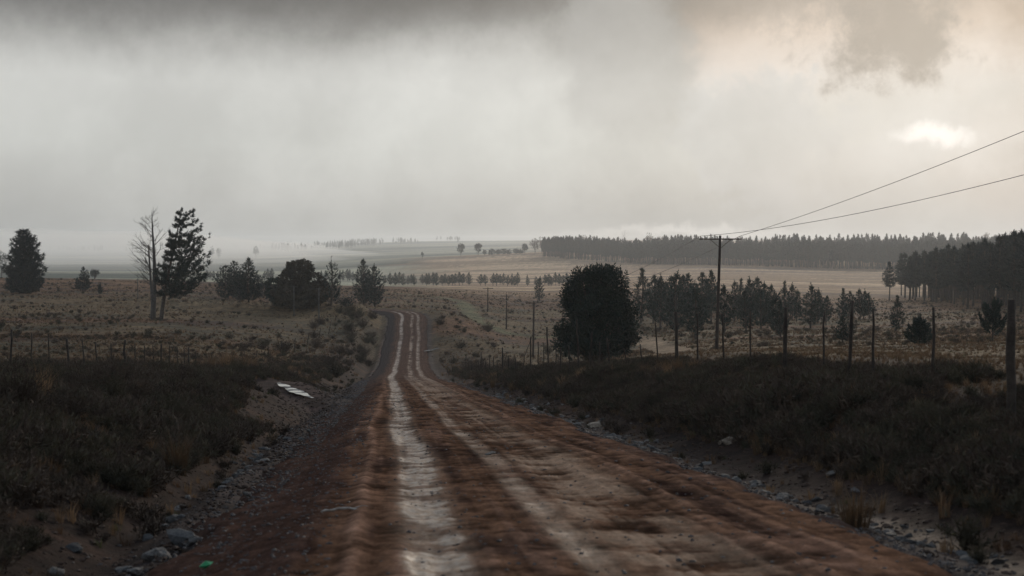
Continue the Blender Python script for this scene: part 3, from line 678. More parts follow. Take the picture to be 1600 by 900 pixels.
lob += [(-0.31, 0, 0.66, .11, .11, .06), (-0.24, 0.05, 0.70, .12, .12, .07), (-0.38, -.02, 0.36, .12, .12, .10), (-0.40, 0, 0.26, .12, .12, .10)]
plant('bushy_tree', leafy(51, [(a * wm, b_ * wm, c * h, e_ * wm, f_ * wm, g_ * h) for a, b_, c, e_, f_, g_ in lob], 16000, 0.27, [(-0.02 * wm, 0)], 0.13, rag=0.35, k=3, width=0.17, shell=0.8),
      (M['bark'], M['leaf']), p, 'big dark bushy tree behind the fence right of the road')

# shared young pine shapes
YP = []
YSH = ([0, 0.12, 0.3, 0.55, 0.75, 0.9, 1], [0.7, 1.0, 0.95, 0.62, 0.34, 0.14, 0.05])
for k_ in range(8):
    rr_ = rnd(60 + k_)
    YP.append(conifer(60 + k_, 6.0, rr_.uniform(0.35, 1.2), rr_.uniform(1.15, 1.6), (YSH, CONE, POINT, YSH)[k_ % 4], 15, 7, L=0.36, k=8, up=0.5, curl=0.55, step=0.24, gap=0.1, spike=rr_.uniform(0.04, 0.16), trunk_r=0.11, width=0.13))
def young(px, top, d=None, base=None, k_=0, label='', group=None, w=1.0, rz=0.0, name='young_pine', mats=PN):
    p, h, d = stand(px, base, top, d)
    e = empty(name, p, label, 'tree', group, rz, (h / 6.0 * w, h / 6.0 * w, h / 6.0))
    link('trunk', YP[k_][0], mats[0], e); link('crown', YP[k_][1], mats[1], e)
    return e
R = rnd(77)
_ones = ['', 'first', 'second', 'third', 'fourth', 'fifth', 'sixth', 'seventh', 'eighth', 'ninth', 'tenth', 'eleventh', 'twelfth', 'thirteenth', 'fourteenth', 'fifteenth', 'sixteenth', 'seventeenth', 'eighteenth', 'nineteenth']
def nth(k): return _ones[k] if k < 20 else (('twentieth', 'thirtieth', 'fortieth')[k // 10 - 2] if k % 10 == 0 else ('twenty', 'thirty', 'forty')[k // 10 - 2] + '-' + _ones[k % 10])
# plantation of young pines behind the tall utility pole: nearer ones first
near_pines = [(1003, 420, 260), (1022, 430, 255), (1033, 428, 225), (1050, 432, 240), (1057, 424, 205), (1068, 430, 250), (1075, 428, 262), (1087, 448, 158), (1096, 426, 230), (1104, 432, 260), (1112, 424, 245),
    (1132, 446, 170), (1148, 438, 250), (1158, 436, 262), (1165, 452, 190), (1172, 432, 240), (1182, 434, 250), (1189, 448, 200), (1195, 440, 235), (1206, 445, 230), (1213, 460, 165), (1219, 466, 150), (1226, 440, 250), (1238, 441, 255),
    (1246, 452, 240)]
for n_, (px, tp, d_) in enumerate(sorted(near_pines)):
    young(px, tp, d_, None, int(R.integers(8)), nth(n_ + 1) + ' young pine from the left in the plantation behind the tall utility pole', 'young pines behind the utility pole', R.uniform(0.85, 1.15), R.uniform(0, 6))
for n_, (px, tp, d_, w_) in enumerate([(1268, 443, 205, 1.15), (1279, 449, 230, 0.9), (1292, 462, 220, 0.8)]):
    young(px, tp, d_, None, n_ + 1, ['full rounded young pine at the head of the clump of three right of the plantation', 'slender young pine in the middle of the clump of three', 'narrow small pine on the right of the clump of three'][n_], None, w_, n_)
for n_, (px, tp, d_) in enumerate([(1317, 451, 235), (1328, 455, 240), (1344, 452, 245), (1351, 452, 250), (1358, 458, 240)]):
    young(px, tp, d_, None, (n_ * 3) % 8, nth(n_ + 1) + ' pine from the left of five behind the leaning fence post', 'five pines behind the leaning fence post', 1.0, n_ * 1.7)
young(1318, 490, 108, None, 2, 'bushy low pine right behind the leaning fence post', None, 1.2)
young(1402, 462, 168, None, 0, 'upright bushy young pine standing alone in front of the dark forest', None, 1.05, 1.0)
def brush_pine(seed, h, reach, nb, low=0.12, L=0.17, rise=1.6):
    """young pine: upswept limbs clothed in bottle-brush needles"""
    r = rnd(seed); tr = Geo(); cr = Geo(); q = np.linspace(0, 1, 9)
    tr.tube(np.stack([0.03 * h * np.sin(q * 4 + seed) * q, 0 * q, -.2 + (h + .2) * q], 1), 0.06 * (1 - .85 * q) + .008, 6)
    limbs = [(np.array([0, 0, h * .5]), np.array([0.02 * h, 0, h]), 0.0)]
    for b_ in range(nb):
        t_ = low + (0.80 - low) * b_ / (nb - 1); a = b_ * 2.4 + r.uniform(-.4, .4); rr_ = reach * h * (1.05 - 0.75 * t_) * r.uniform(.6, 1.1)
        limbs.append((np.array([0, 0, h * t_]), np.array([math.cos(a) * rr_, math.sin(a) * rr_, h * t_ + rr_ * rise * r.uniform(.5, 1.0)]), 1.0))
    for p0, p1, side in limbs:
        mid = np.array([p1[0] * .75, p1[1] * .75, p0[2] * .75 + p1[2] * .25]) if side else (p0 + p1) / 2
        L_ = np.linalg.norm(p1 - p0); n_ = max(5, int(L_ / 0.035)); u_ = np.linspace(.12, 1, n_)[:, None]
        pts = (1 - u_)**2 * p0 + 2 * u_ * (1 - u_) * mid + u_**2 * p1; dv = np.gradient(pts, axis=0); dv /= np.linalg.norm(dv, axis=1)[:, None]
        tr.tube(pts[::2] if n_ > 8 else pts, 0.014, 4, cap=False)
        cr.spikes(pts, dv * .9, np.full(n_, L) * (0.8 + .5 * np.sin(u_[:, 0] * 3)), 7, 0.11, 0.6, r)
    return tr.mesh('trunk', True), cr.mesh('crown')
def ragged(px, top, d, seed, label, w, nb=22, L=0.2, rise=1.5, low=0.1):
    p, h, d = stand(px, None, top, d)
    plant('young_pine', brush_pine(seed, h, w, nb, low, L, rise), PN, p, label)
ragged(1438, 492, 92, 81, 'spiky young pine with upturned shoots left of the thin fence post', 0.50, 34, 0.2, 0.9, 0.06)
ragged(1552, 468, 92, 82, 'open-branched young pine beside the thick fence post at the right edge', 0.42, 17, 0.2, 1.7, 0.16)
# line of small pines across the valley
line = [602, 609, 617, 624, 630, 637, 642, 647, 660, 666, 671, 678, 683, 690, 695, 701, 706, 711, 717, 723, 732, 751, 757, 771, 776, 782, 787, 793, 799, 804, 809, 825, 838, 844, 852, 857, 862, 868, 874, 880, 886, 892, 899, 906]
for n_, px in enumerate(line):
    b_ = 445 + (px - 600) * 0.006
    young(px + R.uniform(-1, 1), b_ - R.uniform(15, 21), None, b_ + R.uniform(-1.0, 1.0), int(R.integers(8)), nth(n_ + 1) + ' small pine from the left in the pine line across the valley', 'line of small pines across the valley', R.uniform(1.0, 1.35), R.uniform(0, 6))
young(843, 433, None, 470, 5, 'lone small pine with a bare stem in front of the valley pine line', None, 1.0)
for n_, px in enumerate(sorted(list(np.arange(414, 425, 5)) + list(np.arange(503, 512, 5)) + list(np.arange(532, 560, 5)) + [448, 443, 322, 328, 334, 340])):
    young(px + R.uniform(-1.5, 1.5), R.uniform(419, 425), 640, None, int(R.integers(8)), nth(n_ + 1) + ' hazy pine from the left in the row behind the left trees', 'hazy pine row on the left', R.uniform(0.9, 1.2), R.uniform(0, 6))

# trees along the crest and in the fog
def round_far(px, top, d, wpx, seed, label, mats, n=500, leaf=None, group=None, base_h=0.3, name='broadleaf_tree', shell=0.5):
    p, h, d = stand(px, None, top, d); wm = wpx * d / F / 2
    r = rnd(seed); lo = [(0, 0, h * (0.5 + base_h / 2), wm * .8, wm * .8, h * (0.5 - base_h / 2))]
    for _ in range(4): lo.append((r.uniform(-.5, .5) * wm, r.uniform(-.4, .4) * wm, h * r.uniform(base_h + .12, 0.82), wm * r.uniform(.35, .6), wm * r.uniform(.35, .6), h * r.uniform(.12, .2)))
    return plant(name, leafy(seed, lo, n, leaf or 1.3 * d / F * 1.3, [(0, 0)], 0.2, shell=shell, k=2), mats, p, label, 'tree', group)
DL = (M['bark'], M['leaf']); TW = (M['deadwood'], M['twigcrown'])
round_far(720, 381, 1080, 13, 101, 'round dark tree on the far crest, left of two', DL)
round_far(747, 380, 1080, 13, 102, 'pointed dark tree on the far crest, right of two', DL)
round_far(757, 391, 1080, 6, 103, 'tiny bush beside the two dark crest trees', DL, 150, name='bush')
for n_, px in enumerate([768, 778, 786, 795, 806, 813]):
    round_far(px, 389 + (n_ % 2), 1085, 12, 110 + n_, nth(n_ + 1) + ' low bush from the left in the hedge along the far crest', DL, 200, group='hedge bushes on the far crest', name='bush', base_h=0.05)
round_far(820, 381, 1080, 11, 120, 'dark shrubby tree at the right end of the crest hedge', DL, 300)
for n_, (px, tp, w_) in enumerate([(836, 373, 18), (846, 370, 16), (858, 373, 20), (871, 371, 22), (884, 374, 20), (897, 374, 16), (911, 367, 18), (928, 370, 18), (936, 372, 14)]):
    round_far(px, tp, 1060, w_, 130 + n_, nth(n_ + 1) + ' pale leafless tree from the left in the row above the hill forest', TW, 330, group='pale leafless trees above the hill forest', shell=0.8)
p, h, d = stand(975, None, 360, 1050)
plant('bare_tree', bare(140, h, 0.3, 4, 0.5, first=0.35, n0=12, up=0.8, reach=0.32), TW, p, 'tall sparse leafless tree standing above the hill forest')
round_far(1015, 363, 1050, 16, 141, 'tall pale tree next to the wide domed tree above the forest', TW, 330, shell=0.8)
round_far(1033, 370, 1050, 36, 142, 'wide domed brown tree above the hill forest', TW, 600)
for n_, (px, tp, w_) in enumerate([(1455, 368, 12), (1528, 369, 14), (1541, 363, 12), (1555, 367, 10), (1575, 366, 16), (1592, 364, 16)]):
    round_far(px, tp, 1000, w_, 150 + n_, nth(n_ + 1) + ' hazy tree from the left on the skyline above the dark forest', TW, 300, group='skyline trees above the dark forest')
round_far(400, 385, 1750, 11, 160, 'hazy lone tree on the far pale fields', DL, 200)
round_far(331, 385, 1800, 8, 161, 'faint hazy tree, left of two in the far fog', DL, 160)
round_far(342, 387, 1800, 8, 162, 'faint hazy tree, right of two in the far fog', DL, 160)
round_far(148, 420, 520, 17, 163, 'round dark bush-like tree behind the small pointed conifer', DL, 500)
round_far(2, 392, 640, 26, 165, 'hazy dark tree cut by the left edge of the picture', DL, 500)
round_far(660, 393, 1040, 3, 164, 'tiny lone tree on the far hill crest', DL, 60)

# ------------------------------------------------------------------ scattered masses (nobody could count these)
def scatter(name, pts, rot, scl, idx, sources, label, tilt=None):
    src = bpy.data.collections.new(name + '_sources')
    for k_, (me, mat) in enumerate(sources):
        o = bpy.data.objects.new('%s_piece_%02d' % (name, k_), me)
        if not me.materials: me.materials.append(mat)
        src.objects.link(o)
    me = bpy.data.meshes.new(name); me.vertices.add(len(pts)); me.vertices.foreach_set('co', np.asarray(pts, np.float32).ravel())
    set_f(me, 'turn', rot); set_f(me, 'size', scl)
    a = me.attributes.new('pick', 'INT', 'POINT'); a.data.foreach_set('value', np.asarray(idx, np.int32))
    ng = bpy.data.node_groups.new(name, 'GeometryNodeTree')
    ng.interface.new_socket('Geometry', in_out='INPUT', socket_type='NodeSocketGeometry'); ng.interface.new_socket('Geometry', in_out='OUTPUT', socket_type='NodeSocketGeometry')
    gi = ng.nodes.new('NodeGroupInput'); go = ng.nodes.new('NodeGroupOutput'); ip = ng.nodes.new('GeometryNodeInstanceOnPoints')
    ci = ng.nodes.new('GeometryNodeCollectionInfo'); ci.inputs[0].default_value = src; ci.inputs[1].default_value = True; ci.inputs[2].default_value = True
    def attr(n, dt):
        q_ = ng.nodes.new('GeometryNodeInputNamedAttribute'); q_.data_type = dt; q_.inputs[0].default_value = n; return q_.outputs[0]
    cx = ng.nodes.new('ShaderNodeCombineXYZ'); ng.links.new(attr('turn', 'FLOAT'), cx.inputs[2])
    ng.links.new(gi.outputs[0], ip.inputs['Points']); ng.links.new(ci.outputs[0], ip.inputs['Instance'])
    ip.inputs['Pick Instance'].default_value = True; ng.links.new(attr('pick', 'INT'), ip.inputs['Instance Index'])
    ng.links.new(cx.outputs[0], ip.inputs['Rotation']); ng.links.new(attr('size', 'FLOAT'), ip.inputs['Scale'])
    ng.links.new(ip.outputs[0], go.inputs[0])
    o = link(name, me); md = o.modifiers.new('scatter', 'NODES'); md.node_group = ng
    return tag(o, label, None, None, 'stuff')
def blades(seed, n, h, lean, w, base):
    r = rnd(seed); g = Geo()
    a = r.uniform(0, 6.28, n); rr = base * np.sqrt(r.random(n)); L = h * r.uniform(0.5, 1.1, n); ln = lean * r.uniform(0.3, 1.3, n)
    b0 = np.stack([np.cos(a) * rr, np.sin(a) * rr, np.full(n, -0.05)], 1); out_ = np.stack([np.cos(a + r.normal(size=n) * .5), np.sin(a + r.normal(size=n) * .5), np.zeros(n)], 1)
    s_ = np.stack([-out_[:, 1], out_[:, 0], np.zeros(n)], 1) * (w * r.uniform(.7, 1.3, n))[:, None]
    mid = b0 + np.array([0, 0, 1]) * (L * .6)[:, None] + out_ * (ln * L * .3)[:, None]; tip = b0 + np.array([0, 0, 1]) * (L * (1 - .25 * ln))[:, None] + out_ * (ln * L)[:, None]
    v = np.stack([b0 - s_, b0 + s_, mid + s_ * .7, mid - s_ * .7, tip], 1).reshape(-1, 3); i_ = np.arange(n)[:, None] * 5
    g.add(v, np.concatenate([i_ + [0, 1, 2], i_ + [0, 2, 3], i_ + [3, 2, 4]])); return g.mesh('tuft')
def shrub_mesh(seed, n=260, h=0.8, rad=0.6, leaf=0.10, k=3):
    r = rnd(seed); g = Geo(); tip = []; D = []
    for _ in range(n // 6):
        a = r.uniform(0, 6.28); e = r.uniform(0.35, 1.45); L = r.uniform(.7, 1.1) * (rad * math.cos(e) + h * math.sin(e)) * 0.85
        d_ = np.array([math.cos(a) * math.cos(e), math.sin(a) * math.cos(e), math.sin(e)]); q_ = np.linspace(0, 1, 4)[:, None]; bd = r.normal(size=3) * .15 + [0, 0, .1]
        pts = np.array([r.normal() * .08, r.normal() * .08, -.05]) + d_ * L * q_ + bd * L * q_**2
        g.tube(pts, 0.009 * (1 - .7 * q_[:, 0]) + 0.002, 3, cap=False)
        for _ in range(9):
            f_ = r.uniform(.35, 1); tip.append(pts[0] + d_ * L * f_ + bd * L * f_ * f_ + r.normal(size=3) * .05); D.append(d_ + [0, 0, .3])
    g.spikes(np.array(tip), np.array(D), np.full(len(tip), leaf * 1.5), k, 0.13, 0.7, r)
    return g.mesh('shrub')
TUFT = [(blades(201, 26, 0.55, 0.5, 0.010, 0.10), M['grass_tan']), (blades(202, 30, 0.42, 0.8, 0.011, 0.14), M['grass_tan']), (blades(203, 26, 0.40, 0.7, 0.012, 0.14), M['grass_dark']),
        (blades(204, 30, 0.34, 0.9, 0.014, 0.18), M['grass_dark']), (blades(205, 26, 0.26, 0.8, 0.014, 0.16), M['grass_green']), (shrub_mesh(206, 110, 0.42, 0.40, 0.11, 2), M['heath']), (shrub_mesh(207, 110, 0.36, 0.45, 0.11, 2), M['heath2'])]
def field_points(n, r0, r1, seed, u0=-120, u1=1720, power=1.0):
    r = rnd(seed); t_ = r.random(n); d_ = (r0**power + t_ * (r1**power - r0**power))**(1 / power); u_ = r.uniform(u0, u1, n)
    return (u_ - 800) / F * d_, d_, r
def grass_field(name, n, r0, r1, seed, size, label, power=1.0):
    x, y, r = field_points(n, r0, r1, seed, power=power); s, l = road_coords(x, y)
    keep = np.where((np.abs(s + 0.35) > 3.95) & (seg_dist(x, y, PATH) > 1.6) & ~((np.abs(s + 0.7) < 5.3) & (r.random(len(x)) < 0.93)) & ~((np.abs(s) < 14) & (y < 130) & (fbm(x / 1.7, y / 1.7, 3, 88) < r.uniform(-0.7, 0.02, len(x)))) & ((np.abs(s) < 14) | (fbm(x / 22, y / 13, 3, 91) > r.uniform(-0.55, 0.1, len(x)))) & (seg_dist(x, y, POND) > 1.7) & ~((y < 61) & (y > 44) & (seg_dist(x, y, [(-6.5, 46), (-8.6, 60), (-11, 64)]) < 2.2) & (r.random(len(x)) < .9)))[0]
    x, y, s = x[keep], y[keep], s[keep]
    n1 = fbm(x / 9, y / 9, 4, 21); n2 = fbm(x / 45, y / 30, 3, 22) + 0.25 * r.normal(size=len(x))
    ver = sstep(16, 7, np.abs(s)) * (y < 150)
    q_ = r.random(len(x)); idx = np.where(q_ < 0.33, r.integers(0, 2, len(x)), np.where(q_ < 0.74, r.integers(2, 4, len(x)), np.where(q_ < 0.93, 4, r.integers(5, 7, len(x)))))
    idx = np.where((n1 > 0.05) & (idx < 2) & (r.random(len(x)) < .8), r.integers(2, 4, len(x)), idx)
    idx = np.where((n2 > 0.15) & (r.random(len(x)) < .45), r.integers(0, 2, len(x)), idx)
    idx = np.where((r.random(len(x)) < ver * .30), r.integers(5, 7, len(x)), idx)
    idx = np.where((s > 6.6) & (s < 40) & (y < 85) & (idx > 4), r.integers(0, 4, len(x)), idx)
    idx = np.where((ver > .3) & (r.random(len(x)) < .22), r.integers(0, 2, len(x)), idx)
    tr_ = seg_dist(x, y, TRACK); idx = np.where(tr_ < 1.8, 4, idx)
    sc = size * (0.45 + 1.1 * r.random(len(x))**1.6) * np.where(tr_ < 1.8, .6, 1) * (1 + 0.25 * ver) * np.where((s > 6.6) & (s < 40) & (y < 85), 0.55, 1.0)
    z = ground(x, y, under_road=False)
    return scatter(name, np.stack([x, y, z], 1), r.uniform(0, 6.28, len(x)), sc, idx, TUFT, label)
def bank_heath():
    r = rnd(311); n = 26000; l_ = 8.5 + 75 * r.random(n)**1.5; lf = r.random(n) < 0.6
    s_ = np.where(lf, -5.0 - 13 * r.random(n)**1.3, 5.0 + 4.2 * r.random(n)**1.5); rp_ = road_at(l_); tq = road_at(l_ + .5) - rp_; tq /= np.hypot(tq[:, 0], tq[:, 1])[:, None]
    x = rp_[:, 0] + tq[:, 1] * s_; y = rp_[:, 1] - tq[:, 0] * s_
    k_ = np.where((fbm(x / 1.3, y / 1.3, 3, 312) > -0.30) & (seg_dist(x, y, POND + [(-7.6, 50), (-6.2, 42)]) > 2.2) & (800 + F * x / y > -60) & (800 + F * x / y < 1660))[0]; x, y, s_ = x[k_], y[k_], s_[k_]
    q_ = r.random(len(x)); idx = np.where(q_ < .62, r.integers(5, 7, len(x)), np.where(q_ < .92, r.integers(2, 4, len(x)), r.integers(0, 2, len(x))))
    big = fbm(x / 3.5, y / 3.5, 2, 313)
    scatter('bank_heath', np.stack([x, y, ground(x, y, under_road=False)], 1), r.uniform(0, 6.28, len(x)), (0.42 + 0.6 * np.clip(big, -.3, .6)) * (0.6 + 0.8 * r.random(len(x))) * np.where(s_ > 6.4, .6, 1), idx, TUFT, 'low dark brown heath covering both road banks')
bank_heath()
grass_field('verge_grass', 30000, 7.5, 45, 301, 0.34, 'dark scrubby grass covering the road banks', 1.3)
grass_field('field_grass', 75000, 38, 150, 302, 0.40, 'dry brown grass tussocks over the near fields', 1.2)
grass_field('meadow_grass', 70000, 140, 480, 303, 0.75, 'dry grass tussocks over the distant fields', 1.2)

# far hill forest and the inside of the dark forest
FP = []
for k_ in range(5):
    FP.append((conifer(400 + k_, 14.0, 5.0, 1.75, POINT, 12, 6, L=0.85, k=5, up=0.35, curl=0.4, step=0.6, trunk_r=0.20, width=0.18, spike=0.06)))
def join_pair(tr, cr, mt, mc_):
    me = bpy.data.meshes.new('forest_tree')
    va = np.empty(len(tr.vertices) * 3, np.float32); tr.vertices.foreach_get('co', va); vb = np.empty(len(cr.vertices) * 3, np.float32); cr.vertices.foreach_get('co', vb)
    fa = np.empty(len(tr.polygons) * 3, np.int32); tr.polygons.foreach_get('vertices', fa); fb = np.empty(len(cr.polygons) * 3, np.int32); cr.polygons.foreach_get('vertices', fb)
    me = make_mesh('forest_tree', np.concatenate([va, vb]).reshape(-1, 3), np.concatenate([fa, fb + len(tr.vertices)]).reshape(-1, 3))
    me.materials.append(mt); me.materials.append(mc_)
    me.polygons.foreach_set('material_index', np.concatenate([np.zeros(len(fa) // 3, np.int32), np.ones(len(fb) // 3, np.int32)])); me.update()
    return me
FPJ = [(join_pair(a, b_, M['bark'], M['needle']), None) for a, b_ in FP]
r = rnd(420); n = 2800
u_ = r.uniform(848, 1760, n); dd = r.uniform(0, 1, n)
front = np.interp(u_, [840, 900, 1000, 1200, 1400, 1560, 1760], [1720, 1590, 1420, 1350, 1300, 1240, 1200]); depth = np.interp(u_, [840, 870, 950, 1760], [15, 60, 260, 400])
d_ = front + depth * dd**1.6 + 6 * r.normal(size=n); x = (u_ - 800) / F * d_
z = ground(x, d_, under_road=False)
tall = 1.45 * (1 + 0.30 * fbm(u_ / 90, dd * 0, 2, 421)) * np.interp(u_, [840, 1000, 1760], [0.86, 1.0, 1.0]) * r.uniform(0.74, 1.14, n)
scatter('hill_forest', np.stack([x, d_, z], 1), r.uniform(0, 6.28, n), tall, r.integers(0, 5, n), FPJ, 'hazy plantation forest covering the far hill')
r = rnd(425); n = 700
u_ = np.concatenate([r.uniform(425, 720, 420), r.uniform(60, 430, 280)]); d_ = np.where(r.random(n) < .5, 5200 + 250 * r.random(n), 7000 + 500 * r.random(n)) + 500 * np.sin(u_ / 45)
kk = fbm(u_ / 28, d_ / 900, 2, 77) > -0.02; u_, d_ = u_[kk], d_[kk]; x = (u_ - 800) / F * d_; n = len(x)
scatter('far_woods', np.stack([x, d_, ground(x, d_, under_road=False)], 1), r.uniform(0, 6.28, n), r.uniform(1.1, 2.1, n), r.integers(0, 5, n), FPJ, 'faint belts of woodland dissolving in the fog on the left')
# the dark forest: front row one by one, the inside as a mass
EDGE = np.array([(140.6, 512), (122, 400), (95.8, 268), (78, 178)])
def edge_pt(t_): 
    k_ = np.clip(np.asarray(t_) * 3, 0, 2.9999); i_ = k_.astype(int); f_ = (k_ - i_)[..., None]; return EDGE[i_] * (1 - f_) + EDGE[i_ + 1] * f_
r = rnd(430); n = 900
t_ = r.random(n); q_ = r.random(n)
inn = 5 + q_ * np.interp(t_, [0, 0.12, 0.3, 1], [14, 30, 70, 80])
pp = edge_pt(t_) + np.stack([inn, inn * 0.1], -1) + r.normal(size=(n, 2)) * 1.0
z = ground(pp[:, 0], pp[:, 1], under_road=False)
FD = [(join_pair(a, b_, M['bark'], M['needle2']), None) for a, b_ in FP]
scatter('dark_forest', np.concatenate([pp, z[:, None]], 1), r.uniform(0, 6.28, n), r.uniform(0.98, 1.18, n), r.integers(0, 5, n), FD, 'dense inside of the dark plantation forest at the right edge')
FPm = [(conifer(440 + k_, 14.0, 4.6 - 0.3 * k_, 2.0, POINT, 15, 7, L=0.75, k=7, up=0.25, curl=0.35, step=0.4, trunk_r=0.22, width=0.13, spike=0.05)) for k_ in range(4)]
def tall_pine(px, d_, top, k_, label, group=None, w=1.0):
    p, h, d_ = stand(px, None, top, d_)
    e = empty('plantation_pine', p, label, 'tree', group, k_ * 1.3, (h / 14 * w, h / 14 * w, h / 14))
    link('trunk', FPm[k_ % 4][0], M['bark'], e); link('crown', FPm[k_ % 4][1], M['needle2'], e)
tall_pine(1390, 470, 409, 0, 'lone tall pine with bare stem left of the dark forest', w=1.15)
tall_pine(1414, 500, 395, 1, 'first tall pine at the left corner of the dark forest', w=1.3)
for k_ in range(30):
    f_ = (k_ + 0.5) / 30 * 0.80 + 0.015; q_ = edge_pt(np.array([f_]))[0] + r.normal(size=2) * [0.8, 2.0]
    px = 800 + F * q_[0] / q_[1]; zz = gz(q_[0], q_[1]); hgt = r.uniform(14.2, 16.4)
    tall_pine(px, q_[1], EYE - (zz + hgt) / q_[1] * F, int(r.integers(4)), nth(k_ + 1) + ' tall pine from the left in the front row of the dark forest', 'front row of the dark forest', r.uniform(0.95, 1.2))

# ------------------------------------------------------------------ fences
def post_mesh(seed, h, r0, lean=0.0, crook=0.0, leany=0.0):
    g = Geo(); q = np.linspace(0, 1, 6); rr_ = rnd(seed)
    x = lean * h * q + crook * np.sin(q * 7.0) * (q > 0.2) + rr_.normal(size=6) * 0.006; y = leany * h * q + rr_.normal(size=6) * 0.006
    g.tube(np.stack([x, y, -0.35 + (h + 0.35) * q], 1), r0 * (1 - 0.22 * q) * rr_.uniform(0.9, 1.1, 6), 7)
    return g.mesh('fence_post', True), np.array([x[-1], y[-1], h])
def fence(name, label, spec, wires, cat='fence'):
    """spec rows: photograph column of the foot, distance, row of the top, thickness, lean, crook"""
    x0, y0, z0 = at(spec[0][0], spec[0][1]); root = empty(name, (x0, y0, z0), label, cat)
    feet = []
    for n_, (px, d_, top, r0, lean, crook) in enumerate(spec):
        x, y, z = at(px, d_); h = ztop(top, d_) - z
        me, tip = post_mesh(500 + n_ + int(px), h, r0 * (1.25 if name == 'field_fence' else 0.85), lean, crook)
        link('fence_post', me, M['post'], root, (x - x0, y - y0, z - z0)); feet.append((np.array([x - x0, y - y0, z - z0]), tip))
    for w_ in wires:
        g = Geo(); pts = []
        for a, b_ in zip(feet[:-1], feet[1:]):
            pa = a[0] + a[1] * w_; pb = b_[0] + b_[1] * w_; q = np.linspace(0, 1, 5, endpoint=False)[:, None]
            pts.append(pa * (1 - q) + pb * q - np.array([0, 0, 0.04]) * (4 * q * (1 - q)))
        pts.append((feet[-1][0] + feet[-1][1] * w_)[None]); pts = np.concatenate(pts); pts[:, 0] -= 0.03
        g.tube(pts, 0.0014, 4); link('wire', g.mesh('wire', True), M['wire'], root)
    return root
fence('wire_fence', 'leaning wooden post and wire fence along the right bank of the road', [
    (1583, 19.4, 468, .082, -0.012, 0), (1459, 25.0, 480, .034, 0.004, 0), (1364, 27.5, 482, .036, 0.01, 0), (1326, 28.5, 470, .050, 0.055, 0), (1288, 31.5, 487, .030, 0, 0),
    (1227, 34.5, 480, .068, 0.01, 0), (1174, 40, 487, .034, -0.02, 0), (1132, 44, 490, .036, -0.04, 0), (1091, 47, 490, .038, -0.01, 0), (1058, 50, 487, .078, -0.02, 0), (1030, 53, 503, .036, -0.10, 0),
    (1005, 58, 538, .04, -0.16, 0), (982, 58, 545, .04, -0.22, 0), (955, 56, 528, .05, -0.12, 0), (937, 58, 535, .04, 0, 0), (921, 59, 520, .055, 0.06, 0), (905, 61, 500, .050, -0.05, 0), (890, 62, 540, .035, -0.02, 0),
    (876, 64, 543, .04, 0, 0), (869, 66, 545, .035, 0, 0), (858, 68, 511, .055, -0.05, 0), (850, 72, 536, .035, 0, 0), (841, 74, 536, .035, 0, 0), (829, 76, 526, .055, 0, 0), (816, 80, 555, .04, 0.12, 0), (806, 84, 560, .05, 0, 0),
    (795, 88, 556, .055, -0.02, 0), (785, 92, 543, .06, 0, 0), (777, 96, 565, .045, 0, 0), (771, 100, 557, .055, 0, 0), (765, 104, 555, .05, 0, 0), (759, 108, 562, .05, 0, 0), (752, 113, 550, .055, 0, 0), (747, 118, 562, .05, 0.05, 0), (738, 124, 563, .05, -0.1, 0), (728, 131, 555, .06, 0, 0)], (0.94, 0.72, 0.5))
fence('field_fence', 'thin crooked post and wire fence across the left field edge', [
    (-30, 44, 512, .03, 0.02, 0), (14, 51, 515, .036, 0.05, 0), (47, 57, 520, .030, 0.02, 0), (76, 62, 522, .030, -0.03, 0), (108, 66, 529, .055, -0.10, 0), (132, 70, 532, .034, -0.10, 0), (152, 73, 535, .034, -0.10, 0), (173, 75, 537, .032, -0.02, 0),
    (194, 77, 531, .060, 0, 0.05), (210, 81, 537, .032, 0, 0), (225, 84, 540, .032, 0, 0), (239, 86, 539, .030, -0.03, 0), (251, 88, 537, .055, 0, 0), (264, 90, 540, .032, 0, 0), (276, 92, 543, .034, 0, 0), (287, 94, 545, .03, 0, 0), (294, 96, 543, .055, -0.02, 0), (305, 100, 548, .03, 0, 0), (330, 106, 551, .035, 0, 0), (378, 112, 553, .05, 0, 0)], (0.92, 0.66, 0.4))
fence('old_fence', 'old leaning fence posts climbing the left bank towards the road bend', [
    (400, 128, 551, .06, 0, 0), (419, 136, 540, .06, -0.05, 0), (438, 146, 533, .06, 0.05, 0), (459, 158, 528, .07, 0.1, 0), (478, 172, 521, .07, 0.2, 0), (496, 188, 513, .07, 0.2, 0), (512, 208, 500, .07, 0.25, 0), (524, 232, 492, .07, 0.1, 0)], (0.85, 0.5))

